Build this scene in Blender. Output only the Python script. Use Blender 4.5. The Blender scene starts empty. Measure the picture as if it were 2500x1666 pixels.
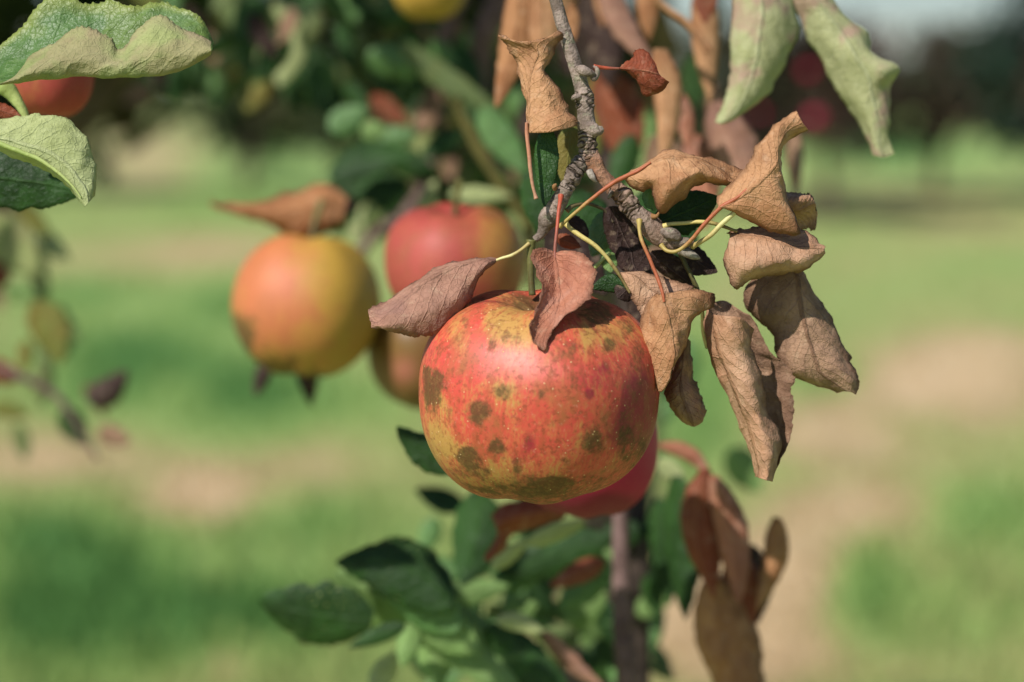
import bpy, math, random
import numpy as np
from mathutils import Vector, noise as mnoise

# ------------------------------------------------------------------ setup: camera, sky, sun, exposure
S = bpy.context.scene
COL = S.collection
R = math.radians
rng = np.random.default_rng(7)
random.seed(7)

FOC = 0.65                      # metres from the lens to the plane in focus
U = 0.000128                    # metres per photo pixel on that plane
FPX = FOC / U
CAMZ = 1.40
PITCH = math.atan((833 - 200) / FPX)

cam_d = bpy.data.cameras.new('camera')
cam = bpy.data.objects.new('camera', cam_d)
COL.objects.link(cam)
cam.location = (0, 0, CAMZ)
cam.rotation_euler = (math.pi / 2 - PITCH, 0, 0)
cam_d.sensor_width = 36
cam_d.lens = FPX / 2500 * 36
cam_d.clip_start = 0.02
cam_d.clip_end = 2000
cam_d.dof.use_dof = True
cam_d.dof.focus_distance = FOC + 0.006
cam_d.dof.aperture_fstop = 5.6
S.camera = cam

SUN_EL, SUN_AZ = R(44), math.atan2(-0.62, -0.72)
w = bpy.data.worlds.new('World')
S.world = w
w.use_nodes = True
nt = w.node_tree
sky = nt.nodes.new('ShaderNodeTexSky')
sky.sky_type = 'NISHITA'
sky.sun_disc = False
sky.sun_elevation = SUN_EL
sky.sun_rotation = SUN_AZ % (2 * math.pi)
sky.air_density = 1.0
sky.dust_density = 0.6
sky.ozone_density = 5.0
nt.links.new(sky.outputs[0], nt.nodes['Background'].inputs[0])
nt.nodes['Background'].inputs[1].default_value = 0.085
sd = bpy.data.lights.new('sun', 'SUN')
sd.energy = 4.7
sd.angle = R(0.5)
sd.color = (1.0, 0.955, 0.88)
sun = bpy.data.objects.new('sun', sd)
COL.objects.link(sun)
to_sun = Vector((math.sin(SUN_AZ) * math.cos(SUN_EL), math.cos(SUN_AZ) * math.cos(SUN_EL), math.sin(SUN_EL)))
sun.rotation_euler = to_sun.to_track_quat('Z', 'Y').to_euler()
sun.location = to_sun * 5
S.view_settings.view_transform = 'Standard'
S.view_settings.look = 'None'
S.view_settings.exposure = 0.18
S.view_settings.gamma = 1.0
S.render.engine = 'CYCLES'
S.cycles.use_denoising = True
S.cycles.max_bounces = 6
S.cycles.diffuse_bounces = 2
S.cycles.transparent_max_bounces = 8

# ------------------------------------------------------------------ photo pixels -> points at their own distance
CP, SP = math.cos(PITCH), math.sin(PITCH)
FWD = np.array([0, CP, -SP]); UPV = np.array([0, SP, CP]); RGT = np.array([1.0, 0, 0]); CAM = np.array([0, 0, CAMZ])

def P(p, D=0.0):
    """(x, y, d): photo pixel and depth (in pixels of the local scale) behind distance FOC + D"""
    p = np.asarray(p, float)
    k = (FOC + D) / FOC
    z = FOC + D + p[..., 2] * U * k
    a = (p[..., 0] - 1250) / FPX * z
    b = (833 - p[..., 1]) / FPX * z
    return CAM + a[..., None] * RGT + b[..., None] * UPV + z[..., None] * FWD

def project(v):
    q = np.asarray(v, float) - CAM
    z = q @ FWD
    return 1250 + (q @ RGT) / z * FPX, 833 - (q @ UPV) / z * FPX, z

def ground_at(x, y):
    d = FWD + (x - 1250) / FPX * RGT + (833 - y) / FPX * UPV
    t = -CAMZ / d[2]
    return CAM + t * d

REG = {1: (1150, 0, .2807), 2: (1200, 380, .3827), 3: (880, 560, .4337), 4: (1500, 600, .3827), 5: (0, 0, .3445),
       6: (480, 400, .3954), 7: (600, 1020, .595), 8: (1650, 0, .3612), 9: (600, 0, .3189), 10: (0, 450, .4464),
       11: (1380, 0, .3061), 12: (1400, 1000, .4246), 13: (1240, 360, .2423), 0: (0, 0, 1.0)}

def reg(r, pts):
    ox, oy, s = REG[r]
    a = np.array([[*(p if len(p) == 3 else (*p, 0))] for p in pts], float)
    a[:, 0] = a[:, 0] * s + ox
    a[:, 1] = a[:, 1] * s + oy
    return a

def lin(h):
    h = h.lstrip('#')
    c = [int(h[i:i + 2], 16) / 255 for i in (0, 2, 4)]
    return tuple(x / 12.92 if x <= .04045 else ((x + .055) / 1.055) ** 2.4 for x in c) + (1.0,)

# ------------------------------------------------------------------ object helpers
def tag(o, label=None, cat=None, group=None, kind=None):
    if label: o['label'] = label
    if cat: o['category'] = cat
    if group: o['group'] = group
    if kind: o['kind'] = kind
    return o

def link_mesh(name, verts, faces, mats, parent=None, origin=None, mat_idx=None, uv=None, attrs=None, smooth=True):
    verts = np.asarray(verts, float)
    o0 = np.zeros(3) if origin is None else np.asarray(origin, float)
    me = bpy.data.meshes.new(name)
    me.from_pydata((verts - o0).tolist(), [], faces if isinstance(faces, list) else faces.tolist())
    for m in (mats if isinstance(mats, (list, tuple)) else [mats]):
        me.materials.append(m)
    if mat_idx is not None:
        me.polygons.foreach_set('material_index', np.asarray(mat_idx, np.int32))
    if smooth:
        me.polygons.foreach_set('use_smooth', np.ones(len(me.polygons), bool))
    if uv is not None:
        l = me.uv_layers.new(name='UVMap')
        li = np.empty(len(me.loops), np.int32)
        me.loops.foreach_get('vertex_index', li)
        l.data.foreach_set('uv', np.asarray(uv, np.float32)[li].ravel())
    for k, v in (attrs or {}).items():
        a = me.attributes.new(k, 'FLOAT', 'POINT')
        a.data.foreach_set('value', np.asarray(v, np.float32))
    me.update()
    o = bpy.data.objects.new(name, me)
    COL.objects.link(o)
    if parent is not None:
        o.parent = parent
    else:
        o.location = o0
    return o

def empty(name, loc):
    o = bpy.data.objects.new(name, None)
    o.empty_display_size = 0.01
    COL.objects.link(o)
    o.location = loc
    return o

# ------------------------------------------------------------------ node helpers
class N:
    def __init__(s, name):
        s.m = bpy.data.materials.new(name)
        s.m.use_nodes = True
        s.t = s.m.node_tree
        s.t.nodes.clear()
        s.out = s.t.nodes.new('ShaderNodeOutputMaterial')

    def put(s, sock, v):
        if hasattr(v, 'is_output') or isinstance(v, bpy.types.NodeSocket):
            s.t.links.new(v, sock)
        else:
            sock.default_value = v

    def new(s, ty, ins=None, **kw):
        n = s.t.nodes.new(ty)
        for k, v in kw.items():
            setattr(n, k, v)
        for k, v in (ins or {}).items():
            s.put(n.inputs[k], v)
        return n

    def math(s, op, a, b=0.0, c=None, clamp=False):
        n = s.new('ShaderNodeMath', operation=op, use_clamp=clamp)
        s.put(n.inputs[0], a); s.put(n.inputs[1], b)
        if c is not None: s.put(n.inputs[2], c)
        return n.outputs[0]

    def smooth(s, v, lo, hi, a=0.0, b=1.0):
        n = s.new('ShaderNodeMapRange', {0: v, 1: lo, 2: hi, 3: a, 4: b}, interpolation_type='SMOOTHSTEP')
        return n.outputs[0]

    def mix(s, f, a, b, mode='MIX'):
        n = s.new('ShaderNodeMix', data_type='RGBA', blend_type=mode)
        s.put(n.inputs[0], f); s.put(n.inputs[6], a); s.put(n.inputs[7], b)
        return n.outputs[2]

    def noise(s, vec, scale, detail=3.0, rough=.55, dist=0.0):
        return s.new('ShaderNodeTexNoise', {'Vector': vec, 'Scale': scale, 'Detail': detail, 'Roughness': rough, 'Distortion': dist}).outputs[0]

    def attr(s, name):
        return s.new('ShaderNodeAttribute', attribute_name=name).outputs['Fac']

    def obj(s):
        return s.new('ShaderNodeTexCoord').outputs['Object']

    def uvxy(s):
        tc = s.new('ShaderNodeTexCoord')
        sp = s.new('ShaderNodeSeparateXYZ', {0: tc.outputs['UV']})
        return sp.outputs[0], sp.outputs[1]

    def bump(s, h, strength, dist):
        return s.new('ShaderNodeBump', {'Height': h, 'Strength': strength, 'Distance': dist}).outputs[0]

    def finish(s, col, rough, bump=None, transl=0.0, tcol=None, spec=.5, sheen=0.0):
        b = s.new('ShaderNodeBsdfPrincipled', {'Base Color': col, 'Roughness': rough, 'Specular IOR Level': spec})
        if sheen: b.inputs['Sheen Weight'].default_value = sheen
        if bump is not None: s.put(b.inputs['Normal'], bump)
        sh = b.outputs[0]
        if transl:
            t = s.new('ShaderNodeBsdfTranslucent', {'Color': tcol if tcol is not None else col})
            if bump is not None: s.put(t.inputs['Normal'], bump)
            sh = s.new('ShaderNodeMixShader', {0: transl, 1: sh, 2: t.outputs[0]}).outputs[0]
        s.t.links.new(sh, s.out.inputs[0])
        return s.m

def leaf_mat(name, base, dark, vein, patch=None, patch_amt=.0, rough=.6, transl=.15, tcol=None, nveins=9.0,
             vein_amt=.6, bump=1.3, spec=.16, speck=.25, dark_amt=.62, edge=None, edge_amt=0.0, fine=900.0):
    m = N(name)
    u, v0 = m.uvxy()
    v = m.math('SUBTRACT', m.math('MULTIPLY', v0, 2.0), 1.0)
    ob = m.obj()
    wob = m.noise(ob, 220.0, 2.0)
    av = m.math('ABSOLUTE', m.math('ADD', v, m.math('MULTIPLY', m.math('SUBTRACT', wob, .5), .10)))
    t = m.math('SUBTRACT', u, m.math('MULTIPLY', m.math('POWER', av, .85), .30))
    side = m.math('GREATER_THAN', v, 0.0)
    t = m.math('ADD', m.math('MULTIPLY', t, nveins), m.math('MULTIPLY', side, .45))
    t = m.math('ADD', t, m.math('MULTIPLY', m.math('SUBTRACT', m.noise(ob, 75.0, 2.0), .5), 1.5))
    saw = m.math('MULTIPLY', m.math('ABSOLUTE', m.math('SUBTRACT', m.math('FRACT', t), .5)), 2.0)
    sv = m.smooth(saw, .80, 1.0)
    sv = m.math('MULTIPLY', sv, m.smooth(av, 1.05, .5))
    line = m.smooth(saw, .93, 1.0)
    brk = m.smooth(m.noise(ob, 180.0, 2.0), .35, .6, .25, 1.0)
    line = m.math('MULTIPLY', line, brk)
    mid = m.smooth(av, .075, .02)
    veins = m.math('MAXIMUM', m.math('MULTIPLY', line, m.smooth(av, 1.0, .35, .0, .7)), mid)
    # net of fine veins
    vor = m.new('ShaderNodeTexVoronoi', {'Vector': ob, 'Scale': 480.0}, feature='DISTANCE_TO_EDGE').outputs[0]
    net = m.smooth(vor, .10, .0)
    n1 = m.noise(ob, 70.0, 4.0, .6)
    n2 = m.noise(ob, fine, 3.0, .65)
    n3 = m.noise(ob, 260.0, 4.0, .6)
    c = m.mix(m.math('MULTIPLY', m.smooth(n1, .42, .68), dark_amt), base, dark)
    c = m.mix(m.math('MULTIPLY', m.smooth(n3, .52, .75), dark_amt * .6), c, dark)
    c = m.mix(m.math('MULTIPLY', m.smooth(m.noise(ob, 420.0, 5.0, .7), .56, .66), dark_amt * .7), c, dark)
    c = m.mix(m.math('MULTIPLY', m.smooth(m.noise(ob, 33.0, 2.0, .5), .45, .70), .30), c, vein)
    c = m.mix(m.math('MULTIPLY', m.smooth(n3, .48, .30), .22), c, lin('#E0C4A4') if name.startswith('dry') else vein)
    if patch:
        c = m.mix(m.math('MULTIPLY', m.smooth(m.noise(ob, 48.0, 3.0, .55, .4), .50, .62), patch_amt), c, patch)
    if edge:
        c = m.mix(m.math('MULTIPLY', m.smooth(m.math('ADD', av, m.math('MULTIPLY', n3, .25)), .86, 1.12), edge_amt), c, edge)
    c = m.mix(m.math('MULTIPLY', m.smooth(n2, .55, .72), speck), c, dark)
    c = m.mix(m.math('MULTIPLY', net, .07), c, vein)
    c = m.mix(m.math('MULTIPLY', veins, vein_amt), c, vein)
    h = m.math('ADD', m.math('MULTIPLY', sv, .20), m.math('MULTIPLY', mid, .55))
    h = m.math('ADD', h, m.math('MULTIPLY', n3, .9))
    h = m.math('ADD', h, m.math('MULTIPLY', net, .12))
    h = m.math('ADD', h, m.math('MULTIPLY', n2, .30))
    h = m.math('ADD', h, m.math('MULTIPLY', n1, 1.4))
    bp = m.bump(h, .55 * bump, .0012)
    return m.finish(c, rough, bp, transl, tcol, spec)

# dry leaf colours: upper face and paler under face
DRY = leaf_mat('dry_leaf_tan', lin('#C8986F'), lin('#86573A'), lin('#8A5C3A'), lin('#B47E58'), .5, transl=.22, vein_amt=0.23, edge=lin('#5E4030'), edge_amt=.55)
DRY_UNDER = leaf_mat('dry_leaf_under', lin('#CCA283'), lin('#946C52'), lin('#9A6844'), lin('#BE8E6C'), .5, rough=.75, transl=.22, vein_amt=0.28, edge=lin('#5E4030'), edge_amt=.55)
DRY_PINK = leaf_mat('dry_leaf_pinkish', lin('#B28672'), lin('#80604F'), lin('#94604E'), lin('#9C766A'), .6, rough=.72, transl=.2, vein_amt=0.08, nveins=10, edge=lin('#5E4030'), edge_amt=.55)
DRY_GREY = leaf_mat('dry_leaf_greyed', lin('#B08C72'), lin('#6A5244'), lin('#725240'), lin('#96765E'), .6, rough=.75, transl=.18, dark_amt=.75, edge=lin('#5E4030'), edge_amt=.55)
DRY_ROSE = leaf_mat('dry_leaf_rose', lin('#BA7C62'), lin('#8C5444'), lin('#5A3226'), lin('#C2907C'), .6, rough=.6, transl=.2, vein_amt=0.13, edge=lin('#5E4030'), edge_amt=.55)
DRY_RED = leaf_mat('dry_leaf_red_brown', lin('#8E4A32'), lin('#5E2E20'), lin('#B47C60'), lin('#7A4230'), .5, transl=.2, tcol=lin('#B04020'), vein_amt=.4, rough=.5)
DRY_ORANGE = leaf_mat('dry_leaf_orange', lin('#B07C54'), lin('#8A5A3C'), lin('#84502E'), lin('#C89468'), .5, transl=.2, vein_amt=.2, edge=lin('#5E4030'), edge_amt=.55)
DRY_DARK = leaf_mat('dry_leaf_shade_dark', lin('#3A2A26'), lin('#201614'), lin('#64524C'), lin('#2C201C'), .5, transl=.06, vein_amt=.5, rough=.6)  # near-black: gap leaves carry their shade in the colour; also dark dry tips
GRN_DARK = leaf_mat('green_leaf_glossy', lin('#24401A'), lin('#162A0E'), lin('#4C7038'), lin('#335A22'), .5, transl=.16, tcol=lin('#5C7E38'), vein_amt=.3, rough=.48, spec=.3)  # extra dark green, shade of the leaf gaps put into the colour
GRN_TOP = leaf_mat('green_leaf_upper', lin('#587A3E'), lin('#3E5E2C'), lin('#8EA66C'), lin('#70863E'), .6, transl=.22, tcol=lin('#86A050'), vein_amt=.45, rough=.42, spec=.5, edge=lin('#A8AC58'), edge_amt=.5)
GRN_UNDER = leaf_mat('green_leaf_woolly_under', lin('#9AA268'), lin('#6E7644'), lin('#BCC08A'), lin('#A48A74'), .45, rough=.85, transl=.2, tcol=lin('#A8B850'), vein_amt=.45, speck=.45, nveins=7, edge=lin('#B08A80'), edge_amt=.25)
GRN_PALE = leaf_mat('pale_leaf_woolly', lin('#B4BC84'), lin('#949C64'), lin('#CCD2A2'), lin('#B49A88'), .0, rough=.85, transl=.22, tcol=lin('#A8B070'), vein_amt=.3, speck=.4, nveins=7)
GRN_ROSY = leaf_mat('pale_leaf_rosy', lin('#B4B486'), lin('#92965E'), lin('#CACCA2'), lin('#B89A86'), 1.0, rough=.8, transl=.22, tcol=lin('#B0C060'), vein_amt=.4, speck=.3, nveins=7)
GRN_MID = leaf_mat('green_leaf_mid', lin('#62884E'), lin('#466A38'), lin('#90B070'), lin('#6E9C58'), .5, transl=.25, tcol=lin('#84A85A'), vein_amt=.3, rough=.4, spec=.5)
GRN_LIGHT = leaf_mat('green_leaf_light', lin('#86A262'), lin('#6A8A4C'), lin('#A8C084'), lin('#94B86C'), .5, transl=.3, tcol=lin('#98B868'), vein_amt=.3, rough=.5)
GRN_OLIVE = leaf_mat('green_leaf_olive', lin('#75783A'), lin('#55582A'), lin('#9A9A5A'), lin('#806A34'), .6, transl=.2, vein_amt=.3, rough=.5)

GRN_DULL = leaf_mat('green_leaf_dull', lin('#667648'), lin('#4C5C36'), lin('#8A9468'), lin('#767A4A'), .5, transl=.2, tcol=lin('#7C8C48'), vein_amt=.3, rough=.5)

def petiole_mat(name, a, b, mid=.5):
    m = N(name)
    u, v = m.uvxy()
    ob = m.obj()
    n = m.noise(ob, 700.0, 3.0)
    f = m.smooth(m.math('ADD', u, m.math('MULTIPLY', m.math('SUBTRACT', n, .5), .25)), mid - .18, mid + .18)
    c = m.mix(f, a, b)
    c = m.mix(m.math('MULTIPLY', m.smooth(n, .55, .75), .4), c, lin('#6A4A28'))
    return m.finish(c, .5, m.bump(n, .4, .0005), .08, None, .35)

PET_OR = petiole_mat('petiole_yellow_to_orange', lin('#B09A58'), lin('#A85C3C'), .30)
PET_SAL = petiole_mat('petiole_salmon', lin('#B4866A'), lin('#B87E62'), .5)
PET_RED = petiole_mat('petiole_red', lin('#B0523A'), lin('#8A5040'), .6)
PET_YEL = petiole_mat('petiole_yellow', lin('#B8A468'), lin('#D8D090'), .5)
PET_YO = petiole_mat('petiole_straw_to_olive', lin('#CDBB72'), lin('#7A6A3E'), .62)
PET_GRN = petiole_mat('petiole_green', lin('#A4B468'), lin('#B4C078'), .5)
PET_DK = petiole_mat('petiole_dark', lin('#6E6244'), lin('#4E4432'), .5)
STEM = petiole_mat('fruit_stalk_olive', lin('#5A5630'), lin('#6C6A3A'), .5)

def bark_mat():
    m = N('grey_brown_bark')
    u, v = m.uvxy()
    ob = m.obj()
    n1 = m.noise(ob, 160.0, 4.0, .6)
    n2 = m.noise(ob, 900.0, 4.0, .65)
    cr = m.attr('crack')
    red = m.attr('ruddy')
    c = m.mix(m.smooth(n1, .38, .66), lin('#74665C'), lin('#A69488'))
    c = m.mix(m.math('MULTIPLY', m.smooth(m.noise(ob, 300.0, 3.0), .55, .7), .45), c, lin('#8C9474'))
    c = m.mix(m.math('MULTIPLY', red, .8), c, lin('#9A6440'))
    c = m.mix(m.math('MULTIPLY', m.smooth(n2, .48, .68), .7), c, lin('#5A4A3C'))
    c = m.mix(m.math('MULTIPLY', cr, .95), c, lin('#2E241C'))
    h = m.math('SUBTRACT', m.math('ADD', n1, m.math('MULTIPLY', n2, .8)), m.math('MULTIPLY', cr, .6))
    return m.finish(c, .85, m.bump(h, .9, .0014), 0, None, .2)
BARK = bark_mat()

def plain_bark(name, a, b, scale=60.0):
    m = N(name)
    ob = m.obj()
    n = m.noise(ob, scale, 4.0, .6)
    n2 = m.noise(ob, scale * 5, 3.0)
    c = m.mix(m.smooth(n, .35, .65), a, b)
    c = m.mix(m.math('MULTIPLY', m.smooth(n2, .5, .7), .4), c, lin('#3A2E28'))
    return m.finish(c, .85, m.bump(n2, .6, .05 / scale), 0, None, .2)
BARK_DARK = plain_bark('dark_shoot_bark', lin('#5E4A46'), lin('#7A625E'), 120.0)
SHOOT_OLIVE = plain_bark('olive_shoot_bark', lin('#4E4A26'), lin('#625C30'), 120.0)
BARK_TREE = plain_bark('tree_trunk_bark', lin('#5A4C40'), lin('#7A6A58'), 20.0)
WOOL = plain_bark('bud_wool', lin('#7E7468'), lin('#A89E92'), 900.0)
BUD = plain_bark('bud_scale', lin('#8A6440'), lin('#A87C54'), 500.0)

# ------------------------------------------------------------------ leaf and tube builders
def cr_eval(A, t):
    """Catmull-Rom along axis 0 at parameters t in [0, n-1]"""
    n = len(A)
    i = np.clip(np.floor(t).astype(int), 0, n - 2)
    f = t - i
    f = f.reshape((-1,) + (1,) * (A.ndim - 1))
    g = lambda k: np.where(((k < 0) | (k > n - 1)).reshape((-1,) + (1,) * (A.ndim - 1)),
                           np.where((k < 0).reshape((-1,) + (1,) * (A.ndim - 1)), 2 * A[0] - A[1], 2 * A[-1] - A[-2]),
                           A[np.clip(k, 0, n - 1)])
    p0, p1, p2, p3 = g(i - 1), A[i], A[np.clip(i + 1, 0, n - 1)], g(i + 2)
    return .5 * (2 * p1 + (p2 - p0) * f + (2 * p0 - 5 * p1 + 4 * p2 - p3) * f ** 2 + (3 * p1 - p0 - 3 * p2 + p3) * f ** 3)

def tube_mesh(pts, radii, sides=10, steps=None, bump=None):
    """pts Nx3 world, radii N metres -> verts, faces, uv ; bump(t, ang) returns a radius factor"""
    pts = np.asarray(pts, float); radii = np.asarray(radii, float)
    n = len(pts)
    steps = steps or max(8, 6 * (n - 1))
    t = np.linspace(0, n - 1, steps + 1)
    C = cr_eval(pts, t)
    Rr = np.maximum(cr_eval(radii[:, None], t)[:, 0], radii.min() * .4)
    T = np.gradient(C, axis=0)
    T /= np.linalg.norm(T, axis=1)[:, None] + 1e-12
    ref = np.array([0.31, -0.9, 0.3]); ref /= np.linalg.norm(ref)
    a = np.cross(T[0], ref); a /= np.linalg.norm(a)
    V, UV = [], []
    L = np.concatenate([[0], np.cumsum(np.linalg.norm(np.diff(C, axis=0), axis=1))])
    for k in range(steps + 1):
        a = a - T[k] * np.dot(a, T[k]); a /= np.linalg.norm(a)
        b = np.cross(T[k], a)
        for s in range(sides):
            g = 2 * math.pi * s / sides
            rr = Rr[k] * (bump(L[k], g) if bump else 1.0)
            V.append(C[k] + rr * (math.cos(g) * a + math.sin(g) * b))
            UV.append((L[k] / L[-1], s / sides))
    F = []
    for k in range(steps):
        for s in range(sides):
            s2 = (s + 1) % sides
            F.append((k * sides + s, k * sides + s2, (k + 1) * sides + s2, (k + 1) * sides + s))
    F.append(tuple(range(sides))[::-1])
    F.append(tuple(steps * sides + s for s in range(sides)))
    return np.array(V), F, np.array(UV), L

def add_tube(name, pts_px, r_px, mat, D=0.0, parent=None, origin=None, sides=10, steps=None):
    """a round stalk along photo points; r in pixels of the local scale"""
    k = (FOC + D) / FOC
    W = P(pts_px, D)
    r = np.broadcast_to(np.asarray(r_px, float), (len(W),)) * U * k
    so = float(W[0][0] * 977)
    V, F, UV, L = tube_mesh(W, r, sides, steps or max(24, 14 * (len(W) - 1)), lambda l, g: 1 + .16 * mnoise.fractal(Vector((l * 260 + so, math.cos(g) * .6, math.sin(g) * .6)), .9, 2.0, 2) + .55 * math.exp(-l / .0013))
    return link_mesh(name, V, F, mat, parent, origin, uv=UV)

def leaf_surface(net, D, nu, nv, serr, crumple, cfreq, seed, ruffle=0.0, wav=.0, ribs=0.0, rib_n=9):
    net = np.asarray(net, float)
    A = cr_eval(net, np.linspace(0, net.shape[0] - 1, nu + 1))            # nu+1 x C x 3
    A = cr_eval(A.transpose(1, 0, 2), np.linspace(0, net.shape[1] - 1, nv + 1)).transpose(1, 0, 2)
    W = P(A, D)
    arc = np.linalg.norm(np.diff(W, axis=1), axis=2).sum(axis=1).mean()
    fs = min(1.0, arc / .022) if arc else 1.0
    wav *= fs; ribs *= fs; crumple *= max(.5, fs)
    if serr: serr = (serr[0], serr[1] * max(.5, fs))
    # blade puckered between the side veins
    if ribs:
        uu = np.linspace(0, 1, nu + 1)[:, None]; vv = np.linspace(-1, 1, nv + 1)[None]
        tt = (uu - .30 * np.abs(vv) ** .85) * rib_n + .45 * (vv > 0)
        du = np.gradient(W, axis=0); dv = np.gradient(W, axis=1)
        Nn = np.cross(du, dv); Nn /= np.linalg.norm(Nn, axis=2)[..., None] + 1e-12
        face = 1.0 if np.mean(np.sum((CAM - W) * Nn, axis=2)) > 0 else -1.0
        puck = face * (.55 - np.abs(np.sin(np.pi * tt)) ** .8) * np.clip(np.abs(vv) * 4, 0, 1) * np.sin(np.pi * uu) ** .5
        W = W + Nn * (puck * ribs)[..., None]
    # uneven outline
    if wav:
        so = seed * 5.3
        for i in range(nu + 1):
            e = math.sin(math.pi * min(1, i / nu * .96 + .02))
            for j, jj, q in ((0, 3, 0), (nv, nv - 3, 40)):
                d = W[i, j] - W[i, jj]; l = np.linalg.norm(d) + 1e-9
                a = mnoise.fractal(Vector((i / nu * 9 + so, q, 0)), .8, 2.2, 3) * wav * e
                for k_ in range(3):
                    jx = j + k_ if j == 0 else j - k_
                    W[i, jx] += d / l * a * (1 - k_ / 3)
    # serrated margin
    if serr:
        teeth, amp = serr
        uu = np.linspace(0, 1, nu + 1)
        rr = np.random.default_rng(seed)
        wob = np.interp(uu, np.linspace(0, 1, 14), rr.uniform(.3, 1.25, 14))
        sw = (1 - (uu * teeth + wob * .8) % 1.0) * wob * amp * np.sin(np.pi * np.clip(uu * 1.02, 0, 1)) ** .4
        for j, jj in ((0, 1), (nv, nv - 1)):
            d = W[:, j] - W[:, jj]
            l = np.linalg.norm(d, axis=1)[:, None] + 1e-9
            W[:, j] += d / l * sw[:, None]
    du = np.gradient(W, axis=0); dv = np.gradient(W, axis=1)
    Nn = np.cross(du, dv)
    Nn /= np.linalg.norm(Nn, axis=2)[..., None] + 1e-12
    if crumple:
        off = Vector((seed * 3.17, seed * 1.31, 0))
        h = np.array([[mnoise.fractal(Vector(W[i, j]) * cfreq + off, 0.9, 2.1, 3) + .55 * (.35 - abs(mnoise.noise(Vector(W[i, j]) * cfreq * 1.7 + off))) for j in range(nv + 1)] for i in range(nu + 1)])
        W = W + Nn * (h * crumple)[..., None]
    if ruffle:
        uu = np.linspace(0, 1, nu + 1)[:, None]; vv = np.abs(np.linspace(-1, 1, nv + 1))[None]
        W = W + Nn * (np.sin(uu * 23 + seed) * vv ** 3 * ruffle)[..., None]
    du = np.gradient(W, axis=0); dv = np.gradient(W, axis=1)
    Nn = np.cross(du, dv)
    Nn /= np.linalg.norm(Nn, axis=2)[..., None] + 1e-12
    return W, Nn

def blade(name, net, mats, D=0.0, nu=72, nv=20, serr=(26, .0006), crumple=.0007, cfreq=90.0, seed=1, thick=.00016,
          parent=None, origin=None, flip=False, ruffle=0.0, wav=.0016, ribs=.00042):
    k = (FOC + D) / FOC
    W, Nn = leaf_surface(net, D, nu, nv, serr, crumple * k, cfreq / k, seed, ruffle, wav * k, ribs * k)
    view = CAM - W
    facing = np.mean(np.sum(view * Nn, axis=2)) > 0
    if flip: facing = not facing
    n = (nu + 1) * (nv + 1)
    T = (W + Nn * thick / 2).reshape(-1, 3)
    B = (W - Nn * thick / 2).reshape(-1, 3)
    idx = lambda i, j: i * (nv + 1) + j
    F, MI = [], []
    for i in range(nu):
        for j in range(nv):
            q = (idx(i, j), idx(i + 1, j), idx(i + 1, j + 1), idx(i, j + 1))
            F.append(q); MI.append(0 if facing else 1)
            F.append(tuple(x + n for x in q[::-1])); MI.append(1 if facing else 0)
    ring = [idx(i, 0) for i in range(nu + 1)] + [idx(nu, j) for j in range(1, nv + 1)] + \
           [idx(i, nv) for i in range(nu - 1, -1, -1)] + [idx(0, j) for j in range(nv - 1, 0, -1)]
    for a, b in zip(ring, ring[1:] + ring[:1]):
        F.append((b, a, a + n, b + n)); MI.append(0)
    uu, vv = np.meshgrid(np.linspace(0, 1, nu + 1), np.linspace(0, 1, nv + 1), indexing='ij')
    uv = np.stack([uu.ravel(), vv.ravel()], 1)
    return link_mesh(name, np.vstack([T, B]), F, list(mats), parent, origin, MI, np.vstack([uv, uv]))

LEAF_SEED = [10]
def leaf(label, net, mats, D=0.0, petiole=None, cat='leaf', name='dry_leaf', group=None, **kw):
    """one leaf: an Empty at its base with a blade and, where the photo shows it, a petiole"""
    LEAF_SEED[0] += 1
    kw.setdefault('seed', LEAF_SEED[0])
    net = np.asarray(net, float)
    if petiole is None:
        base = P(net[0].mean(axis=0), D)
        o = blade(name, net, mats, D, origin=base, **kw)
        return tag(o, label, cat, group)
    pts, r, pm = petiole
    base = P(np.asarray(pts[0], float), D)
    root = tag(empty(name, base), label, cat, group)
    blade('blade', net, mats, D, parent=root, origin=base, **kw)
    add_tube('petiole', pts, r, pm, D, root, base)
    return root

def gen_net(base, tip, wid, roll=0.0, curl=.6, bend=0.0, dd=0.0, bow=0.0, twist=0.0, rows=8, cols=7, shape=1.0, blunt=.0):
    """outline of an ordinary leaf between two photo points, with a gutter (curl), sideways bend, depth bow and twist"""
    b = np.array([*base, 0.0]); t = np.array([*tip, dd])
    ax = t - b
    L = np.linalg.norm(ax); ax = ax / L
    side = np.array([-ax[1], ax[0], 0.0]); side /= np.linalg.norm(side)
    nrm = np.cross(ax, side)
    net = []
    for i in range(rows):
        s = i / (rows - 1)
        c = b + ax * L * s + side * bend * math.sin(math.pi * s) + nrm * bow * math.sin(math.pi * s)
        pr = (math.sin(math.pi * min(1, s * .97 + .03) ** (.8 * shape)) ** .75 if s < 1 else 0) + blunt * s
        hw = wid / 2 * max(pr, .06 if i else .08)
        a = roll + twist * s
        dirw = math.cos(a) * side + math.sin(a) * nrm
        dirn = -math.sin(a) * side + math.cos(a) * nrm
        row = []
        for j in range(cols):
            v = -1 + 2 * j / (cols - 1)
            th = v * max(curl, 1e-3)
            row.append(c + dirw * hw * math.sin(th) / max(curl, 1e-3) + dirn * hw * (1 - math.cos(th)) / max(curl, 1e-3))
        net.append(row)
    return np.array(net)

def gleaf(label, base, tip, wid, D, mats, name='dry_leaf', group=None, pet=None, **kw):
    gk = {k: kw.pop(k) for k in list(kw) if k in ('roll', 'curl', 'bend', 'dd', 'bow', 'twist', 'shape', 'blunt')}
    net = gen_net(base, tip, wid, **gk)
    kw.setdefault('nu', 40); kw.setdefault('nv', 14); kw.setdefault('crumple', .0010); kw.setdefault('cfreq', 60.0)
    kw.setdefault('serr', (20, .0008))
    return leaf(label, net, mats, D, pet, name=name, group=group, **kw)

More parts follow.
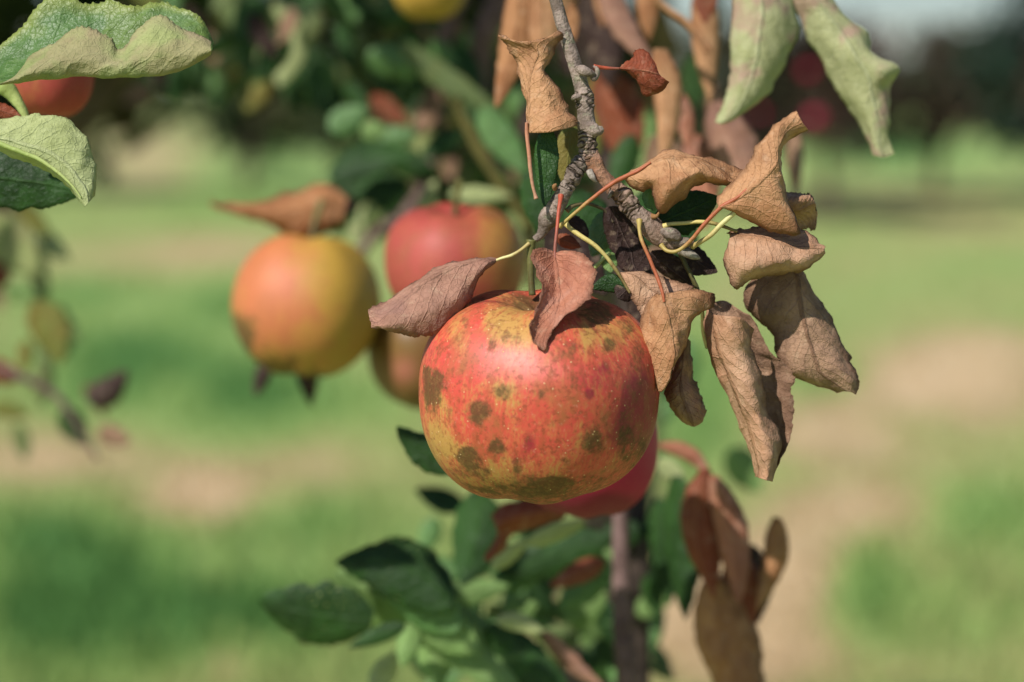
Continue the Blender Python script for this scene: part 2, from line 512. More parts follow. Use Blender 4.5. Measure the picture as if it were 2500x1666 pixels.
def rnet(r, rows, D=None):
    return np.array([reg(r, row) for row in rows])

# ------------------------------------------------------------------ ground: one sheet of mown orchard grass with straw patches
# patches: photo centre, half sizes, kind (+ straw, - lush green) and strength; each is a patch of ground; the first two put far shade into the lawn colour
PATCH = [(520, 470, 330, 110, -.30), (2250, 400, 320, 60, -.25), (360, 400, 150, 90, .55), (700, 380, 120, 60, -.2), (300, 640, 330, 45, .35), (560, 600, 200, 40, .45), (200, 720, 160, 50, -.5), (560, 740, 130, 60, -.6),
         (330, 860, 200, 60, -.9), (620, 960, 220, 90, -.8), (250, 960, 140, 50, -.7), (420, 930, 70, 40, .25), (80, 1120, 170, 60, .7),
         (300, 1110, 140, 50, .35), (500, 1210, 140, 75, 1.0), (760, 1140, 130, 70, .3), (250, 1330, 240, 60, -.5),
         (480, 1500, 380, 90, -1.0), (160, 1480, 200, 150, -.8), (90, 1300, 120, 50, -.5), (560, 1630, 60, 40, .5), (720, 1280, 180, 70, -.45),
         (2250, 470, 300, 60, .25), (2150, 360, 150, 40, -.7), (2400, 560, 200, 40, .2), (2250, 690, 260, 70, .0), (2020, 925, 120, 40, -1.0),
         (2380, 850, 200, 50, .6), (2250, 940, 300, 70, .95), (2000, 1060, 200, 60, .7), (2420, 1040, 120, 50, .35), (2250, 1130, 260, 60, .2),
         (2130, 1240, 200, 70, .85), (1950, 1400, 200, 110, .9), (2350, 1260, 170, 70, -.55), (2100, 1420, 100, 120, -.9), (2300, 1500, 180, 100, -.1),
         (1700, 1500, 160, 120, .9), (1850, 1600, 200, 100, .85), (2350, 1620, 160, 60, .1), (1500, 1500, 200, 120, .4), (1700, 1080, 160, 70, -.3),
         (1780, 720, 60, 90, .2), (1720, 950, 130, 120, -.5)]

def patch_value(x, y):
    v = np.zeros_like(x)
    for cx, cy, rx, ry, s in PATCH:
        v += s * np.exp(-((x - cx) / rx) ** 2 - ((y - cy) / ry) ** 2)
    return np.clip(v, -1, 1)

def ground_mat(name, grass=False):
    m = N(name)
    ob = m.obj()
    st = m.attr('straw')
    n1 = m.noise(ob, .9, 4.0, .6)
    n2 = m.noise(ob, 6.0, 4.0, .65)
    n3 = m.noise(ob, 40.0, 3.0, .6)
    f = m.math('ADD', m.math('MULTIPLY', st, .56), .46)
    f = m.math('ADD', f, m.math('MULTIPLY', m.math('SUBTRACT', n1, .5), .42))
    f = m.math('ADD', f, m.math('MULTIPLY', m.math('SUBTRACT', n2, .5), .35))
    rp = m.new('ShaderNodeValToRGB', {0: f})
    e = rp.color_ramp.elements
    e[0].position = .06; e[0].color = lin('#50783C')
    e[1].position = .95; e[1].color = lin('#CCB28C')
    for p, c in ((.22, '#769650'), (.40, '#90A660'), (.55, '#A2A268'), (.72, '#B8A27A')):
        x = e.new(p); x.color = lin(c)
    c = m.mix(m.math('MULTIPLY', m.smooth(n3, .45, .7), .22), rp.outputs[0], lin('#4A5C30'))
    return m.finish(c, .9, m.bump(n3, .5, .02), .25 if grass else 0, None, .15)

yrow = np.concatenate([np.linspace(-25, 1.5, 8), np.geomspace(2.0, 60, 190), np.geomspace(66, 900, 14)])
tcol = np.concatenate([np.linspace(-4, -.34, 10), np.linspace(-.32, .32, 150), np.linspace(.34, 4, 10)])
gx = tcol[None, :] * (np.abs(yrow)[:, None] + 1.5)
gy = np.repeat(yrow[:, None], len(tcol), 1)
gz = np.zeros_like(gx)
gv = np.stack([gx, gy, gz], -1).reshape(-1, 3)
px, py, pz = project(gv)
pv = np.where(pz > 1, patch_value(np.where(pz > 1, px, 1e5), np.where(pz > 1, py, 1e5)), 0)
nr, nc = len(yrow), len(tcol)
gf = [(i * nc + j, i * nc + j + 1, (i + 1) * nc + j + 1, (i + 1) * nc + j) for i in range(nr - 1) for j in range(nc - 1)]
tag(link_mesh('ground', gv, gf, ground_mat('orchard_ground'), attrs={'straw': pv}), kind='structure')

# grass blades standing on it, coloured by the same patches
def grass():
    n = 16000
    x = rng.uniform(-150, 2650, n); y = rng.uniform(430, 1760, n)
    V = []; F = []; A = []
    for k in range(n):
        g = ground_at(x[k], y[k])
        d = g[1]
        if d > 45: continue
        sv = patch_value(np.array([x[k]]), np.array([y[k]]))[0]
        h = (.02 + .035 * rng.random()) * (1 + d / 25) * (1.25 if sv < 0 else .7)
        wd = .004 * (1 + d / 10)
        a = rng.uniform(0, math.tau); l = rng.uniform(.2, .9)
        dx, dy = math.cos(a), math.sin(a)
        b = len(V)
        V += [(g[0] - dy * wd, g[1] + dx * wd, 0), (g[0] + dy * wd, g[1] - dx * wd, 0),
              (g[0] + dx * h * l * .4 + dy * wd * .8, g[1] + dy * h * l * .4 - dx * wd * .8, h * .6),
              (g[0] + dx * h * l * .4 - dy * wd * .8, g[1] + dy * h * l * .4 + dx * wd * .8, h * .6),
              (g[0] + dx * h * l, g[1] + dy * h * l, h)]
        F += [(b, b + 1, b + 2, b + 3), (b + 3, b + 2, b + 4)]
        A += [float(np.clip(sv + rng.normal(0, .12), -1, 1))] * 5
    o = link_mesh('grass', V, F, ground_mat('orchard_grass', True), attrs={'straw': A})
    tag(o, 'short mown orchard grass with green tufts and straw blades', 'grass', kind='stuff')
grass()

# ------------------------------------------------------------------ orchard trees behind
def crown_mat(name, cols, transl=.25):
    m = N(name)
    v = m.attr('var')
    rp = m.new('ShaderNodeValToRGB', {0: v})
    e = rp.color_ramp.elements
    e[0].position = 0; e[0].color = lin(cols[0])
    e[1].position = 1; e[1].color = lin(cols[-1])
    for i, c in enumerate(cols[1:-1]):
        x = e.new((i + 1) / (len(cols) - 1)); x.color = lin(c)
    return m.finish(rp.outputs[0], .6, None, transl, None, .2)
CR_GREEN = crown_mat('crown_deep_green', ['#22311C', '#2B3D23', '#3C4F30', '#4B5E3A', '#5E694C'])
CR_MIXED = crown_mat('crown_turning', ['#222C1E', '#323E25', '#455232', '#4B3D2B', '#5E5E40'])
CR_RUSSET = crown_mat('crown_russet', ['#27201B', '#3D2722', '#373727', '#404831', '#53322B'])
CR_BLUE = crown_mat('crown_blue_green', ['#18251E', '#1E3229', '#2A4032', '#324837', '#405340'])

def tree(label, x, dist, zc, rx, rz, n, ls, mat, seed, lean=0.0, clumps=26, group='apple trees behind the branch', holes=.45):
    r = np.random.default_rng(seed)
    base = CAM + (x - 1250) / FPX * dist * RGT + dist * np.array([0, 1, 0]); base = np.array([base[0], dist, 0.0])
    root = tag(empty('apple_tree', base), label, 'tree', group)
    top = base + np.array([lean * .12, 0, zc + rz * .4])
    pts = np.linspace(base, top, 5); pts[1:4] += r.normal(0, .05, (3, 3)) * [1, 1, 0]
    V, F, UV, _ = tube_mesh(pts, np.linspace(.075, .03, 5), 10, 20)
    tr = link_mesh('trunk', V, F, BARK_TREE, root, base, uv=UV)
    cen = base + [lean * .7, 0, zc]
    cl = []
    while len(cl) < clumps:
        p = r.uniform(-1, 1, 3)
        if .25 < np.linalg.norm(p) < 1: cl.append(p)
    cl = np.array(cl)
    # limbs to some clumps
    VV, FF = [], []; off = 0
    for p in cl[:8]:
        e = cen + p * [rx, rx, rz] * .9
        s = base + (top - base) * r.uniform(.35, .85)
        v, f, _, _ = tube_mesh([s, (s + e) / 2 + r.normal(0, .06, 3), e], [.03, .02, .008], 6, 8)
        VV.append(v); FF += [tuple(a + off for a in q) for q in f]; off += len(v)
    link_mesh('limbs', np.vstack(VV), FF, BARK_TREE, root, base)
    ci = r.integers(0, clumps, n)
    pos = cen + (cl[ci] + r.normal(0, holes * .5, (n, 3)) * .55) * [rx, rx, rz]
    var = np.clip(r.normal(.45, .2, n) + r.normal(0, .22, clumps)[ci], 0, 1)
    a = r.normal(0, 1, (n, 3)); a[:, 2] -= .5; a /= np.linalg.norm(a, axis=1)[:, None]
    b = np.cross(a, r.normal(0, 1, (n, 3))); b /= np.linalg.norm(b, axis=1)[:, None]
    c = np.cross(a, b)
    L = ls * r.uniform(.7, 1.3, n)[:, None]
    v = np.stack([pos, pos + a * L * .5 + b * L * .3 + c * L * .08, pos + a * L, pos + a * L * .5 - b * L * .3 + c * L * .08], 1).reshape(-1, 3)
    f = np.arange(4 * n).reshape(n, 4)
    link_mesh('crown', v, f, mat, root, base, attrs={'var': np.repeat(var, 4)})
    return root

T = [  # label, photo x of the trunk, distance, crown centre height, crown radius, crown half height, leaves, leaf length, colours, seed, lean
    ('apple tree whose mixed green crown fills the top left behind the curled leaf', -560, 2.6, 1.72, .48, .36, 2600, .07, CR_MIXED, 3, .42),
    ('dark green apple tree whose low crown hangs behind the twig and the yellow apple', 1530, 2.7, 1.70, .50, .36, 2800, .07, CR_GREEN, 5, -.40),
    ('russet leaved low tree under the patch of blue sky at right', 2290, 25.0, 1.42, 2.2, .70, 2500, .20, CR_RUSSET, 9, 0),
    ('russet tinted low tree just right of the long pale leaf', 2020, 21.0, 1.35, 1.3, .68, 2300, .16, CR_RUSSET, 7, 0),
    ('far blue green tree at the right edge beyond the sunlit grass', 2600, 24.0, 1.5, 1.2, 1.1, 2600, .18, CR_BLUE, 11, 0),
    ('far low green tree between the twig and the russet trees', 1700, 24.0, 1.35, 1.7, .85, 2600, .18, CR_GREEN, 10, 0),
    ('far low tree above the red apple, between it and the tree crowns', 960, 22.0, 1.3, 1.3, .85, 2600, .17, CR_MIXED, 12, 0),
    ('far tree over the sunlit straw patch left of the yellow apple', 600, 27.0, 1.5, 1.5, .95, 2600, .18, CR_GREEN, 13, 0),
    ('far tree hidden mostly by the two sharp leaves at left', 60, 26.0, 1.4, 1.6, .95, 2200, .18, CR_MIXED, 14, 0),
]
for t in T:
    tree(t[0], *t[1:10], lean=t[10])
# ------------------------------------------------------------------ apples
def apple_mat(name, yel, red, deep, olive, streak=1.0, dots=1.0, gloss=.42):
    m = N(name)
    ob = m.obj()
    sp = m.new('ShaderNodeSeparateXYZ', {0: ob})
    flat = m.new('ShaderNodeCombineXYZ', {0: sp.outputs[0], 1: sp.outputs[1], 2: 0.0}).outputs[0]
    nrm = m.new('ShaderNodeVectorMath', {0: flat}, operation='NORMALIZE').outputs[0]
    ns = m.new('ShaderNodeSeparateXYZ', {0: nrm})
    wob = m.math('MULTIPLY', m.math('SUBTRACT', m.noise(ob, 120.0, 2.0), .5), .16)
    vec = m.new('ShaderNodeCombineXYZ', {0: m.math('ADD', ns.outputs[0], wob), 1: m.math('ADD', ns.outputs[1], wob), 2: m.math('MULTIPLY', sp.outputs[2], 7.0)}).outputs[0]
    s1 = m.noise(vec, 13.0, 3.0, .6)
    s2 = m.noise(vec, 5.5, 3.0, .55)
    s3 = m.noise(vec, 52.0, 3.0, .65)
    mot = m.noise(ob, 130.0, 4.0, .6)
    fine = m.noise(ob, 900.0, 3.0, .6)
    r = m.attr('red')
    f = m.math('ADD', r, m.math('MULTIPLY', m.math('SUBTRACT', s1, .5), 1.15 * streak))
    f = m.math('ADD', f, m.math('MULTIPLY', m.math('SUBTRACT', s3, .5), .8 * streak))
    f = m.math('ADD', f, m.math('MULTIPLY', m.math('SUBTRACT', mot, .5), .9))
    c = m.mix(m.smooth(f, .05, .85), yel, red)
    d = m.math('ADD', m.attr('deep'), m.math('MULTIPLY', m.math('SUBTRACT', s2, .5), 1.3 * streak))
    d = m.math('ADD', d, m.math('MULTIPLY', m.math('SUBTRACT', s1, .5), .6 * streak))
    c = m.mix(m.smooth(d, .25, .85, 0, .9), c, deep)
    c = m.mix(m.math('MULTIPLY', m.attr('pale'), .75), c, lin('#E88A80'))
    # russet bloom, painted lower and side shade, and sooty scab blotches
    c = m.mix(m.math('MULTIPLY', m.smooth(fine, .5, .72), .24 * min(1, streak)), c, lin('#A8683C'))
    sc = m.math('ADD', m.attr('scab_shade'), m.math('MULTIPLY', m.math('SUBTRACT', m.noise(ob, 420.0, 4.0, .65), .5), .55))
    sc = m.math('ADD', sc, m.math('MULTIPLY', m.math('SUBTRACT', fine, .5), .45))
    sc = m.math('ADD', sc, m.math('MULTIPLY', m.math('SUBTRACT', m.noise(ob, 170.0, 3.0, .6), .5), .75))
    rus = m.math('MULTIPLY', m.smooth(m.math('ADD', s1, m.math('MULTIPLY', m.math('SUBTRACT', m.noise(ob, 260.0, 4.0, .65), .5), .9)), .48, .70), .50 * min(1, streak * .8))
    c = m.mix(rus, c, lin('#86582E'))
    dull = m.math('MULTIPLY', m.smooth(m.noise(ob, 75.0, 5.0, .62, .6), .48, .70), .42 * min(1, streak))
    c = m.mix(dull, c, lin('#8A6A3A'))
    c = m.mix(m.math('MULTIPLY', m.smooth(m.noise(ob, 520.0, 4.0, .7), .52, .64), .42 * min(1, streak)), c, lin('#6E3A24'))
    c = m.mix(m.math('MULTIPLY', m.smooth(m.noise(ob, 640.0, 3.0, .7), .58, .72), .35 * min(1, streak)), c, lin('#D89078'))
    scf = m.smooth(sc, .28, .78)
    ocol = m.mix(m.math('MULTIPLY', m.smooth(m.noise(ob, 560.0, 4.0, .7), .48, .66), .55), olive, lin('#7C6436'))
    ocol = m.mix(m.math('MULTIPLY', m.smooth(m.noise(ob, 800.0, 3.0, .7), .55, .70), .6), ocol, lin('#2A2010'))
    c = m.mix(m.math('MULTIPLY', scf, .84), c, ocol)
    # lenticels
    vo = m.new('ShaderNodeTexVoronoi', {'Vector': ob, 'Scale': 400.0, 'Randomness': 1.0})
    cs = m.new('ShaderNodeSeparateColor', {0: vo.outputs['Color']})
    dot = m.math('MULTIPLY', m.smooth(vo.outputs['Distance'], .14, .06), m.math('GREATER_THAN', cs.outputs[0], .40))
    c = m.mix(m.math('MULTIPLY', dot, .6 * dots), c, lin('#E8C890'))
    h = m.math('ADD', m.math('MULTIPLY', mot, .25), m.math('MULTIPLY', fine, .10))
    h = m.math('ADD', h, m.math('MULTIPLY', dot, .25))
    h = m.math('SUBTRACT', h, m.math('MULTIPLY', scf, .22))
    h = m.math('ADD', h, m.math('MULTIPLY', m.math('MULTIPLY', scf, m.noise(ob, 1100.0, 3.0, .7)), .5))
    ro = m.math('ADD', gloss, m.math('MULTIPLY', scf, .25))
    return m.finish(c, ro, m.bump(h, .5, .0006), 0, None, .36)

def apple_shape(nth, nph, aspect, seed, cav=.20, cavr=.30, bas=.10, n=2.35, taper=.06):
    """unit radius apple: rows from the stalk cavity to the calyx basin"""
    r = np.random.default_rng(seed)
    th = np.linspace(0.0, math.pi, nth + 1)
    ph = np.linspace(0, math.tau, nph, endpoint=False)
    s = np.sin(th) ** (2 / n); cz = np.sign(np.cos(th)) * np.abs(np.cos(th)) ** (2 / n)
    s[0] = s[-1] = 0
    z = cz * aspect
    z = z - np.where(th < math.pi / 2, cav * np.exp(-(s / cavr) ** 2 * 1.0), 0) + np.where(th > math.pi / 2, bas * np.exp(-(s / .26) ** 2), 0)
    s = s * (1 + taper * np.cos(th) * np.sin(th))
    V = np.zeros((nth + 1, nph, 3))
    p5 = r.uniform(0, 6.28)
    lob = 1 + .014 * np.cos(5 * ph + p5)[None] * (1 + .9 * np.abs(np.cos(th))[:, None]) + .012 * np.cos(2 * ph + p5 * 2)[None] + .008 * np.cos(3 * ph + 1 + p5)[None]
    V[..., 0] = s[:, None] * np.cos(ph) * lob
    V[..., 1] = s[:, None] * np.sin(ph) * lob
    V[..., 2] = z[:, None] * (1 + .02 * np.cos(5 * ph + p5)[None] * np.abs(np.cos(th))[:, None]) + .02 * np.cos(ph + p5)[None] * s[:, None]
    return V

def apple(label, c_px, D, rad_px, aspect, mat, red0, splats, dark_marks=(), tilt=(0, 0), seed=1, nth=60, nph=72, group=None, stalk=None,
          cavity=.20, pole_scab=0.0, nexp=2.35, d0=0.0, cat='apple', wob=0.0, taper=.06):
    """splats: (x, y, rx, ry, attribute, amount) in photo px ; tilt = (towards camera, to the right) degrees"""
    k = (FOC + D) / FOC
    cen = P(np.array([c_px[0], c_px[1], d0]), D)
    rad = rad_px * U * k * (1 + d0 * U / FOC)
    V = apple_shape(nth, nph, aspect, seed, cavity, taper=taper, n=nexp).reshape(-1, 3) * rad
    if wob:
        V = V * (1 + wob * np.array([mnoise.noise(Vector(v / rad) * 1.3 + Vector((seed, 0, 0))) for v in V]))[:, None]
    a, b = R(tilt[0]), R(tilt[1])
    Rx = np.array([[1, 0, 0], [0, math.cos(a), -math.sin(a)], [0, math.sin(a), math.cos(a)]])
    Ry = np.array([[math.cos(b), 0, math.sin(b)], [0, 1, 0], [-math.sin(b), 0, math.cos(b)]])
    M = Ry @ Rx
    Wd = V @ M.T + cen
    X, Y, Z = project(Wd)
    front = ((CAM - Wd) * (Wd - cen)).sum(1) > -.05 * rad
    r = np.random.default_rng(seed + 50)
    at = {'red': np.full(len(V), red0), 'deep': np.zeros(len(V)), 'scab_shade': np.zeros(len(V)), 'pale': np.zeros(len(V))}
    for x, y, rx, ry, nm, s in splats:
        at[nm] += front * s * np.exp(-((X - x) / rx) ** 2 - ((Y - y) / ry) ** 2)
    wobn = np.array([.42 * mnoise.fractal(Vector(v / rad) * 9.0, .8, 2.2, 3) for v in V]) if dark_marks else 0
    for x, y, rx, ry, s in dark_marks:                       # blotches with a soft rim, fixed in the skin
        dd = np.sqrt(((X - x) / rx) ** 2 + ((Y - y) / ry) ** 2) * (1 + wobn)
        at['scab_shade'] = np.maximum(at['scab_shade'], front * s * np.clip(1.55 - .85 * dd, 0, 1))
    if dark_marks:                                           # the far side carries its own
        for q in range(14):
            d = r.normal(0, 1, 3); d /= np.linalg.norm(d); d = d * rad * [1, 1, aspect]
            at['scab_shade'] = np.maximum(at['scab_shade'], (~front) * .8 * np.clip(1.5 - np.linalg.norm(V - d, axis=1) / (rad * r.uniform(.06, .14)), 0, 1))
    th = np.repeat(np.linspace(0, 1, nth + 1), nph)
    if pole_scab:
        at['scab_shade'] = np.maximum(at['scab_shade'], pole_scab * np.clip(1.3 - th / .11, 0, 1))
    F = [(i * nph + j, (i + 1) * nph + j, (i + 1) * nph + (j + 1) % nph, i * nph + (j + 1) % nph) for i in range(nth) for j in range(nph)]
    root = tag(empty('apple', cen), label, cat, group)
    root.rotation_euler = (a, b, 0)
    Ri = np.array(root.rotation_euler.to_matrix())
    L = (Wd - cen) @ Ri                                   # local coordinates of the turned Empty
    link_mesh('fruit', L, F, mat, root, np.zeros(3), attrs=at)
    # calyx: five dry sepals in the basin at the lower end
    V2, F2 = [], []
    for q in range(5):
        g = q * math.tau / 5 + .3
        e = np.array([math.cos(g), math.sin(g), 0]); t = np.array([-math.sin(g), math.cos(g), 0])
        b0 = len(V2); z0 = -(aspect - .11) * rad
        for (rr, ww, zz) in ((.03, .05, .02), (.09, .045, -.03), (.12, .005, -.07)):
            V2 += [e * rr * rad + t * ww * rad + [0, 0, z0 + zz * rad], e * rr * rad - t * ww * rad + [0, 0, z0 + zz * rad]]
        F2 += [(b0, b0 + 1, b0 + 3, b0 + 2), (b0 + 2, b0 + 3, b0 + 5, b0 + 4)]
    link_mesh('calyx', V2, F2, BUD, root, np.zeros(3))
    if stalk:
        pts, rr = stalk
        Wp = (P(pts, D) - cen) @ Ri
    else:
        z0 = (aspect - cavity) * rad
        Wp = np.array([[0, 0, z0 - .02 * rad], [.02 * rad, .03 * rad, z0 + .25 * rad], [.08 * rad, .06 * rad, z0 + .55 * rad]])
        rr = np.array([.05, .045, .05]) * rad / (U * k)
    V3, F3, UV3, _ = tube_mesh(Wp, np.asarray(rr) * U * k, 12, 30)
    link_mesh('stalk', V3, F3, STEM, root, np.zeros(3), uv=UV3)
    return root

A_MAIN = apple_mat('apple_skin_scabby', lin('#B88C4C'), lin('#C84C40'), lin('#8A1E34'), lin('#4A3C1C'), 1.0, 1.0, .47)
A_YEL = apple_mat('apple_skin_yellow', lin('#B4903A'), lin('#C07048'), lin('#A04438'), lin('#4A4420'), .35, .3, .58)
A_RED = apple_mat('apple_skin_red_gold', lin('#A4783A'), lin('#A03E38'), lin('#78222E'), lin('#4A4420'), .6, .3, .58)
A_CRIM = apple_mat('apple_skin_crimson', lin('#A01A3A'), lin('#A01440'), lin('#74102E'), lin('#4A3420'), .06, .3, .6)
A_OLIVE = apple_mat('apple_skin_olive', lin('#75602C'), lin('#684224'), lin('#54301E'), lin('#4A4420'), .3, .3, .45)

def s3(x, y, rx, ry, nm, s):
    o = REG[3]
    return (x * o[2] + o[0], y * o[2] + o[1], rx * o[2], ry * o[2], nm, s)

main_splats = [s3(*q) for q in [
    (930, 770, 130, 100, 'pale', .8), (720, 800, 60, 50, 'pale', .35), (1080, 800, 120, 60, 'pale', .30),  # pale splats paint the broad pink highlight into the skin
    (820, 520, 170, 110, 'red', -.75), (900, 620, 130, 60, 'red', -.45), (420, 1150, 90, 170, 'red', -.55), (480, 1230, 100, 70, 'red', -.5),
    (1400, 600, 130, 110, 'red', -.45), (540, 620, 60, 180, 'red', -.35), (1270, 600, 40, 110, 'red', -.5), (790, 900, 90, 70, 'red', -.5),
    (870, 970, 60, 200, 'red', -.2), (1120, 1150, 140, 200, 'red', -.15), (760, 1380, 260, 80, 'red', -.5), (1520, 560, 60, 120, 'red', -.2),
    (660, 560, 40, 200, 'red', .5), (660, 760, 35, 80, 'red', .6), (490, 770, 40, 120, 'red', .45), (520, 700, 30, 90, 'red', .4),
    (1330, 860, 80, 90, 'deep', .65), (1370, 770, 40, 40, 'deep', .6), (1290, 930, 24, 24, 'deep', 1.0), (1560, 980, 130, 260, 'deep', .90), (1430, 1090, 60, 140, 'deep', .35),
    (950, 1210, 60, 70, 'deep', .55), (860, 1290, 60, 50, 'deep', .45), (1190, 520, 60, 60, 'deep', .45), (1160, 660, 80, 70, 'deep', .12),
    (1620, 1100, 70, 180, 'deep', .8), (1400, 1180, 90, 110, 'deep', .35), (990, 1490, 600, 135, 'scab_shade', .66), (1620, 960, 90, 320, 'scab_shade', .26), (1420, 520, 200, 120, 'scab_shade', .24), (800, 385, 260, 40, 'scab_shade', .30), (360, 1000, 50, 300, 'scab_shade', .2), (1500, 1330, 200, 120, 'scab_shade', .25), (720, 400, 200, 40, 'deep', .5), (1100, 1340, 300, 60, 'deep', .25), (1200, 1050, 400, 300, 'red', .15)]]  # broad bottom, right and top-left splats also paint shading and leaf shadow
def c3(x, y, rx, ry, s):
    o = REG[3]
    return (x * o[2] + o[0], y * o[2] + o[1], rx * o[2], ry * o[2], s)
main_scab_shadow = [c3(*q) for q in [  # scabs, plus spots painting the dry leaves' cast shadows on the skin
    (410, 900, 52, 105, .92), (380, 830, 25, 50, .8), (665, 1015, 58, 62, .80), (805, 925, 44, 52, .66), (740, 655, 32, 42, .55), (820, 605, 28, 34, .5), (885, 625, 26, 30, .5),
    (590, 525, 24, 30, .52), (1220, 875, 34, 44, .5), (1020, 925, 22, 32, .55), (1070, 1100, 28, 24, .5), (760, 1230, 62, 45, .72), (600, 1275, 52, 38, 1.0), (640, 1310, 60, 40, .8), (640, 1360, 110, 45, .55),
    (1310, 1180, 60, 75, .70), (1330, 1160, 30, 40, .75), (1490, 1190, 50, 130, .62), (1560, 1250, 60, 90, .55), (1070, 1440, 95, 48, 1.0), (960, 1480, 110, 36, .75), (800, 1470, 190, 36, .66), (1290, 1410, 120, 36, .55),
    (1330, 480, 90, 70, .70), (1280, 560, 70, 60, .4), (1160, 680, 70, 55, .55), (1400, 660, 34, 46, .60), (1490, 540, 60, 70, .52), (1550, 700, 40, 100, .5), (1080, 600, 50, 40, .5), (440, 680, 40, 40, .45),
    (820, 400, 60, 40, .55), (960, 390, 70, 30, .62), (660, 390, 50, 40, .5), (505, 1050, 22, 60, .5), (870, 1310, 24, 26, .55), (880, 1350, 22, 24, .6), (1160, 1320, 30, 26, .5), (1440, 870, 30, 100, .38), (1560, 900, 36, 90, .42), (560, 840, 22, 30, .35)]]

mst = reg(3, [(968, 372, 0), (962, 300, 0), (958, 200, 0), (958, 120, 0), (962, 60, 0)])
mst[:, 2] = [150, 150, 148, 146, 145]
apple('large scabby red and orange apple in sharp focus, dry leaves lying over its top', (1311, 962), 0.0, 292, .885,
      A_MAIN, .74, main_splats, main_scab_shadow, tilt=(7, 2), seed=3, nth=240, nph=420, stalk=(mst, [9, 8.5, 9, 10, 13]), cavity=.20, pole_scab=.95, d0=150, wob=.02)
apple('yellow orange apple hanging at left with a dry brown leaf lying over it', (745, 745), .31, 183, .99, A_YEL, .36,
      [(640, 660, 110, 180, 'red', .45), (700, 800, 140, 100, 'red', .2), (830, 640, 110, 120, 'red', -.28), (880, 720, 90, 180, 'red', -.18), (700, 890, 120, 50, 'red', -.15), (720, 690, 60, 60, 'pale', .25)],  # pale splat paints the highlight into the skin colour
      [(580, 830, 40, 60, .8), (640, 905, 90, 36, .7), (760, 935, 90, 24, .8)], tilt=(-6, 6), seed=5, taper=.0, cavity=.12, nexp=2.08)  # darker patches at lower left and along the bottom
apple('red apple with a golden side hanging behind the stalk of the large apple', (1112, 648), .23, 168, .90, A_RED, .85,
      [(1250, 600, 80, 150, 'red', -.5), (1200, 560, 80, 100, 'red', -.25), (1040, 640, 80, 100, 'pale', .25), (990, 600, 50, 120, 'deep', .4), (1100, 510, 140, 30, 'deep', .5)],
      [(1200, 500, 60, 30, .5)], tilt=(8, 0), seed=6)
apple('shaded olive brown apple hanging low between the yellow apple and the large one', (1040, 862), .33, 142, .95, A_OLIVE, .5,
      [(985, 905, 32, 34, 'pale', .45)], tilt=(4, -4), seed=7)  # pale splat paints a sunlit spot into the skin
apple('crimson apple hidden behind the lower right of the large apple', (1432, 1088), .13, 178, .98, A_CRIM, .9,
      [(1590, 1060, 40, 70, 'pale', .2), (1560, 1130, 60, 80, 'red', .3), (1380, 1240, 160, 40, 'deep', .9), (1500, 1230, 100, 40, 'deep', .5)], tilt=(3, 0), seed=8)
apple('yellow apple cut off by the top edge of the photo', (1045, -38), .40, 92, .95, A_YEL, .12, [(1045, 40, 80, 20, 'deep', .25)], tilt=(0, 0), seed=9)
apple('small orange red apple under the big curled leaf at upper left', (125, 188), .13, 100, 1.0, A_RED, .80,
      [(80, 210, 40, 50, 'red', -.2), (160, 220, 60, 60, 'red', .3)], tilt=(0, 5), seed=10)
for lab, x, y, D, r in (('tiny dark red apple on the russet tree beside the long pale leaf', 1975, 175, 3.4, 15),
                        ('tiny red apple far behind, just left of the tip of the rising rolled leaf', 1857, 277, 3.0, 11),
                        ('dim red apple far behind, just right of the tip of the rising rolled leaf', 1990, 290, 3.2, 20)):
    apple(lab, (x, y), D, r, .92, A_CRIM, .8, [], seed=int(x), nth=24, nph=28, group='small red apples far behind')
# ------------------------------------------------------------------ leaves, shoots and twigs out of focus behind
def px(r, x, y):
    o = REG[r]; return (x * o[2] + o[0], y * o[2] + o[1])

# hanging dry leaves behind the twig at the top
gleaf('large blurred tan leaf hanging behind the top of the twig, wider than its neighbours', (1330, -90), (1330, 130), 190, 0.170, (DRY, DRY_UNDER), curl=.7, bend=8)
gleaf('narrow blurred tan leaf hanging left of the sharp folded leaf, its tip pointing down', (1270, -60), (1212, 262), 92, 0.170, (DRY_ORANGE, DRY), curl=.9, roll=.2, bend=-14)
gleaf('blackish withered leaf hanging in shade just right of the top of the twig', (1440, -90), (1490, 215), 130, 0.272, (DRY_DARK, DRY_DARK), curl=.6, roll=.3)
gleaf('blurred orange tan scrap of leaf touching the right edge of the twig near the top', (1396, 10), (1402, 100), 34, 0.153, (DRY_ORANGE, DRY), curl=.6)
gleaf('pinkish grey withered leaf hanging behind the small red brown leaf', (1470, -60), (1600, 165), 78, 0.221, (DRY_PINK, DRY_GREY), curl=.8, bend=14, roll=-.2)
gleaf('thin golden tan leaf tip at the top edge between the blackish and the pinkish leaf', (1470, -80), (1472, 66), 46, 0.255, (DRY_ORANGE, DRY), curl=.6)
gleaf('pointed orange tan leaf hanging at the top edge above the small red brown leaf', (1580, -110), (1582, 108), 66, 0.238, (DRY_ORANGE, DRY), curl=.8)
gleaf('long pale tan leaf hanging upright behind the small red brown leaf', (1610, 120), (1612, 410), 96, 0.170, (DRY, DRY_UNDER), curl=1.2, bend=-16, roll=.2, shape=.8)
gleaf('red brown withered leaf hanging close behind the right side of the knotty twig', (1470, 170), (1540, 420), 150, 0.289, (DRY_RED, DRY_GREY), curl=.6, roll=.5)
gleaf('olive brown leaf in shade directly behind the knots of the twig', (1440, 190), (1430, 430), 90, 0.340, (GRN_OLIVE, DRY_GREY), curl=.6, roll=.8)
gleaf('blurred reddish brown leaf with a double fold hanging left of the first pale leaf', (1722, -70), (1735, 250), 96, 0.204, (DRY, DRY_RED), curl=1.3, bend=6)
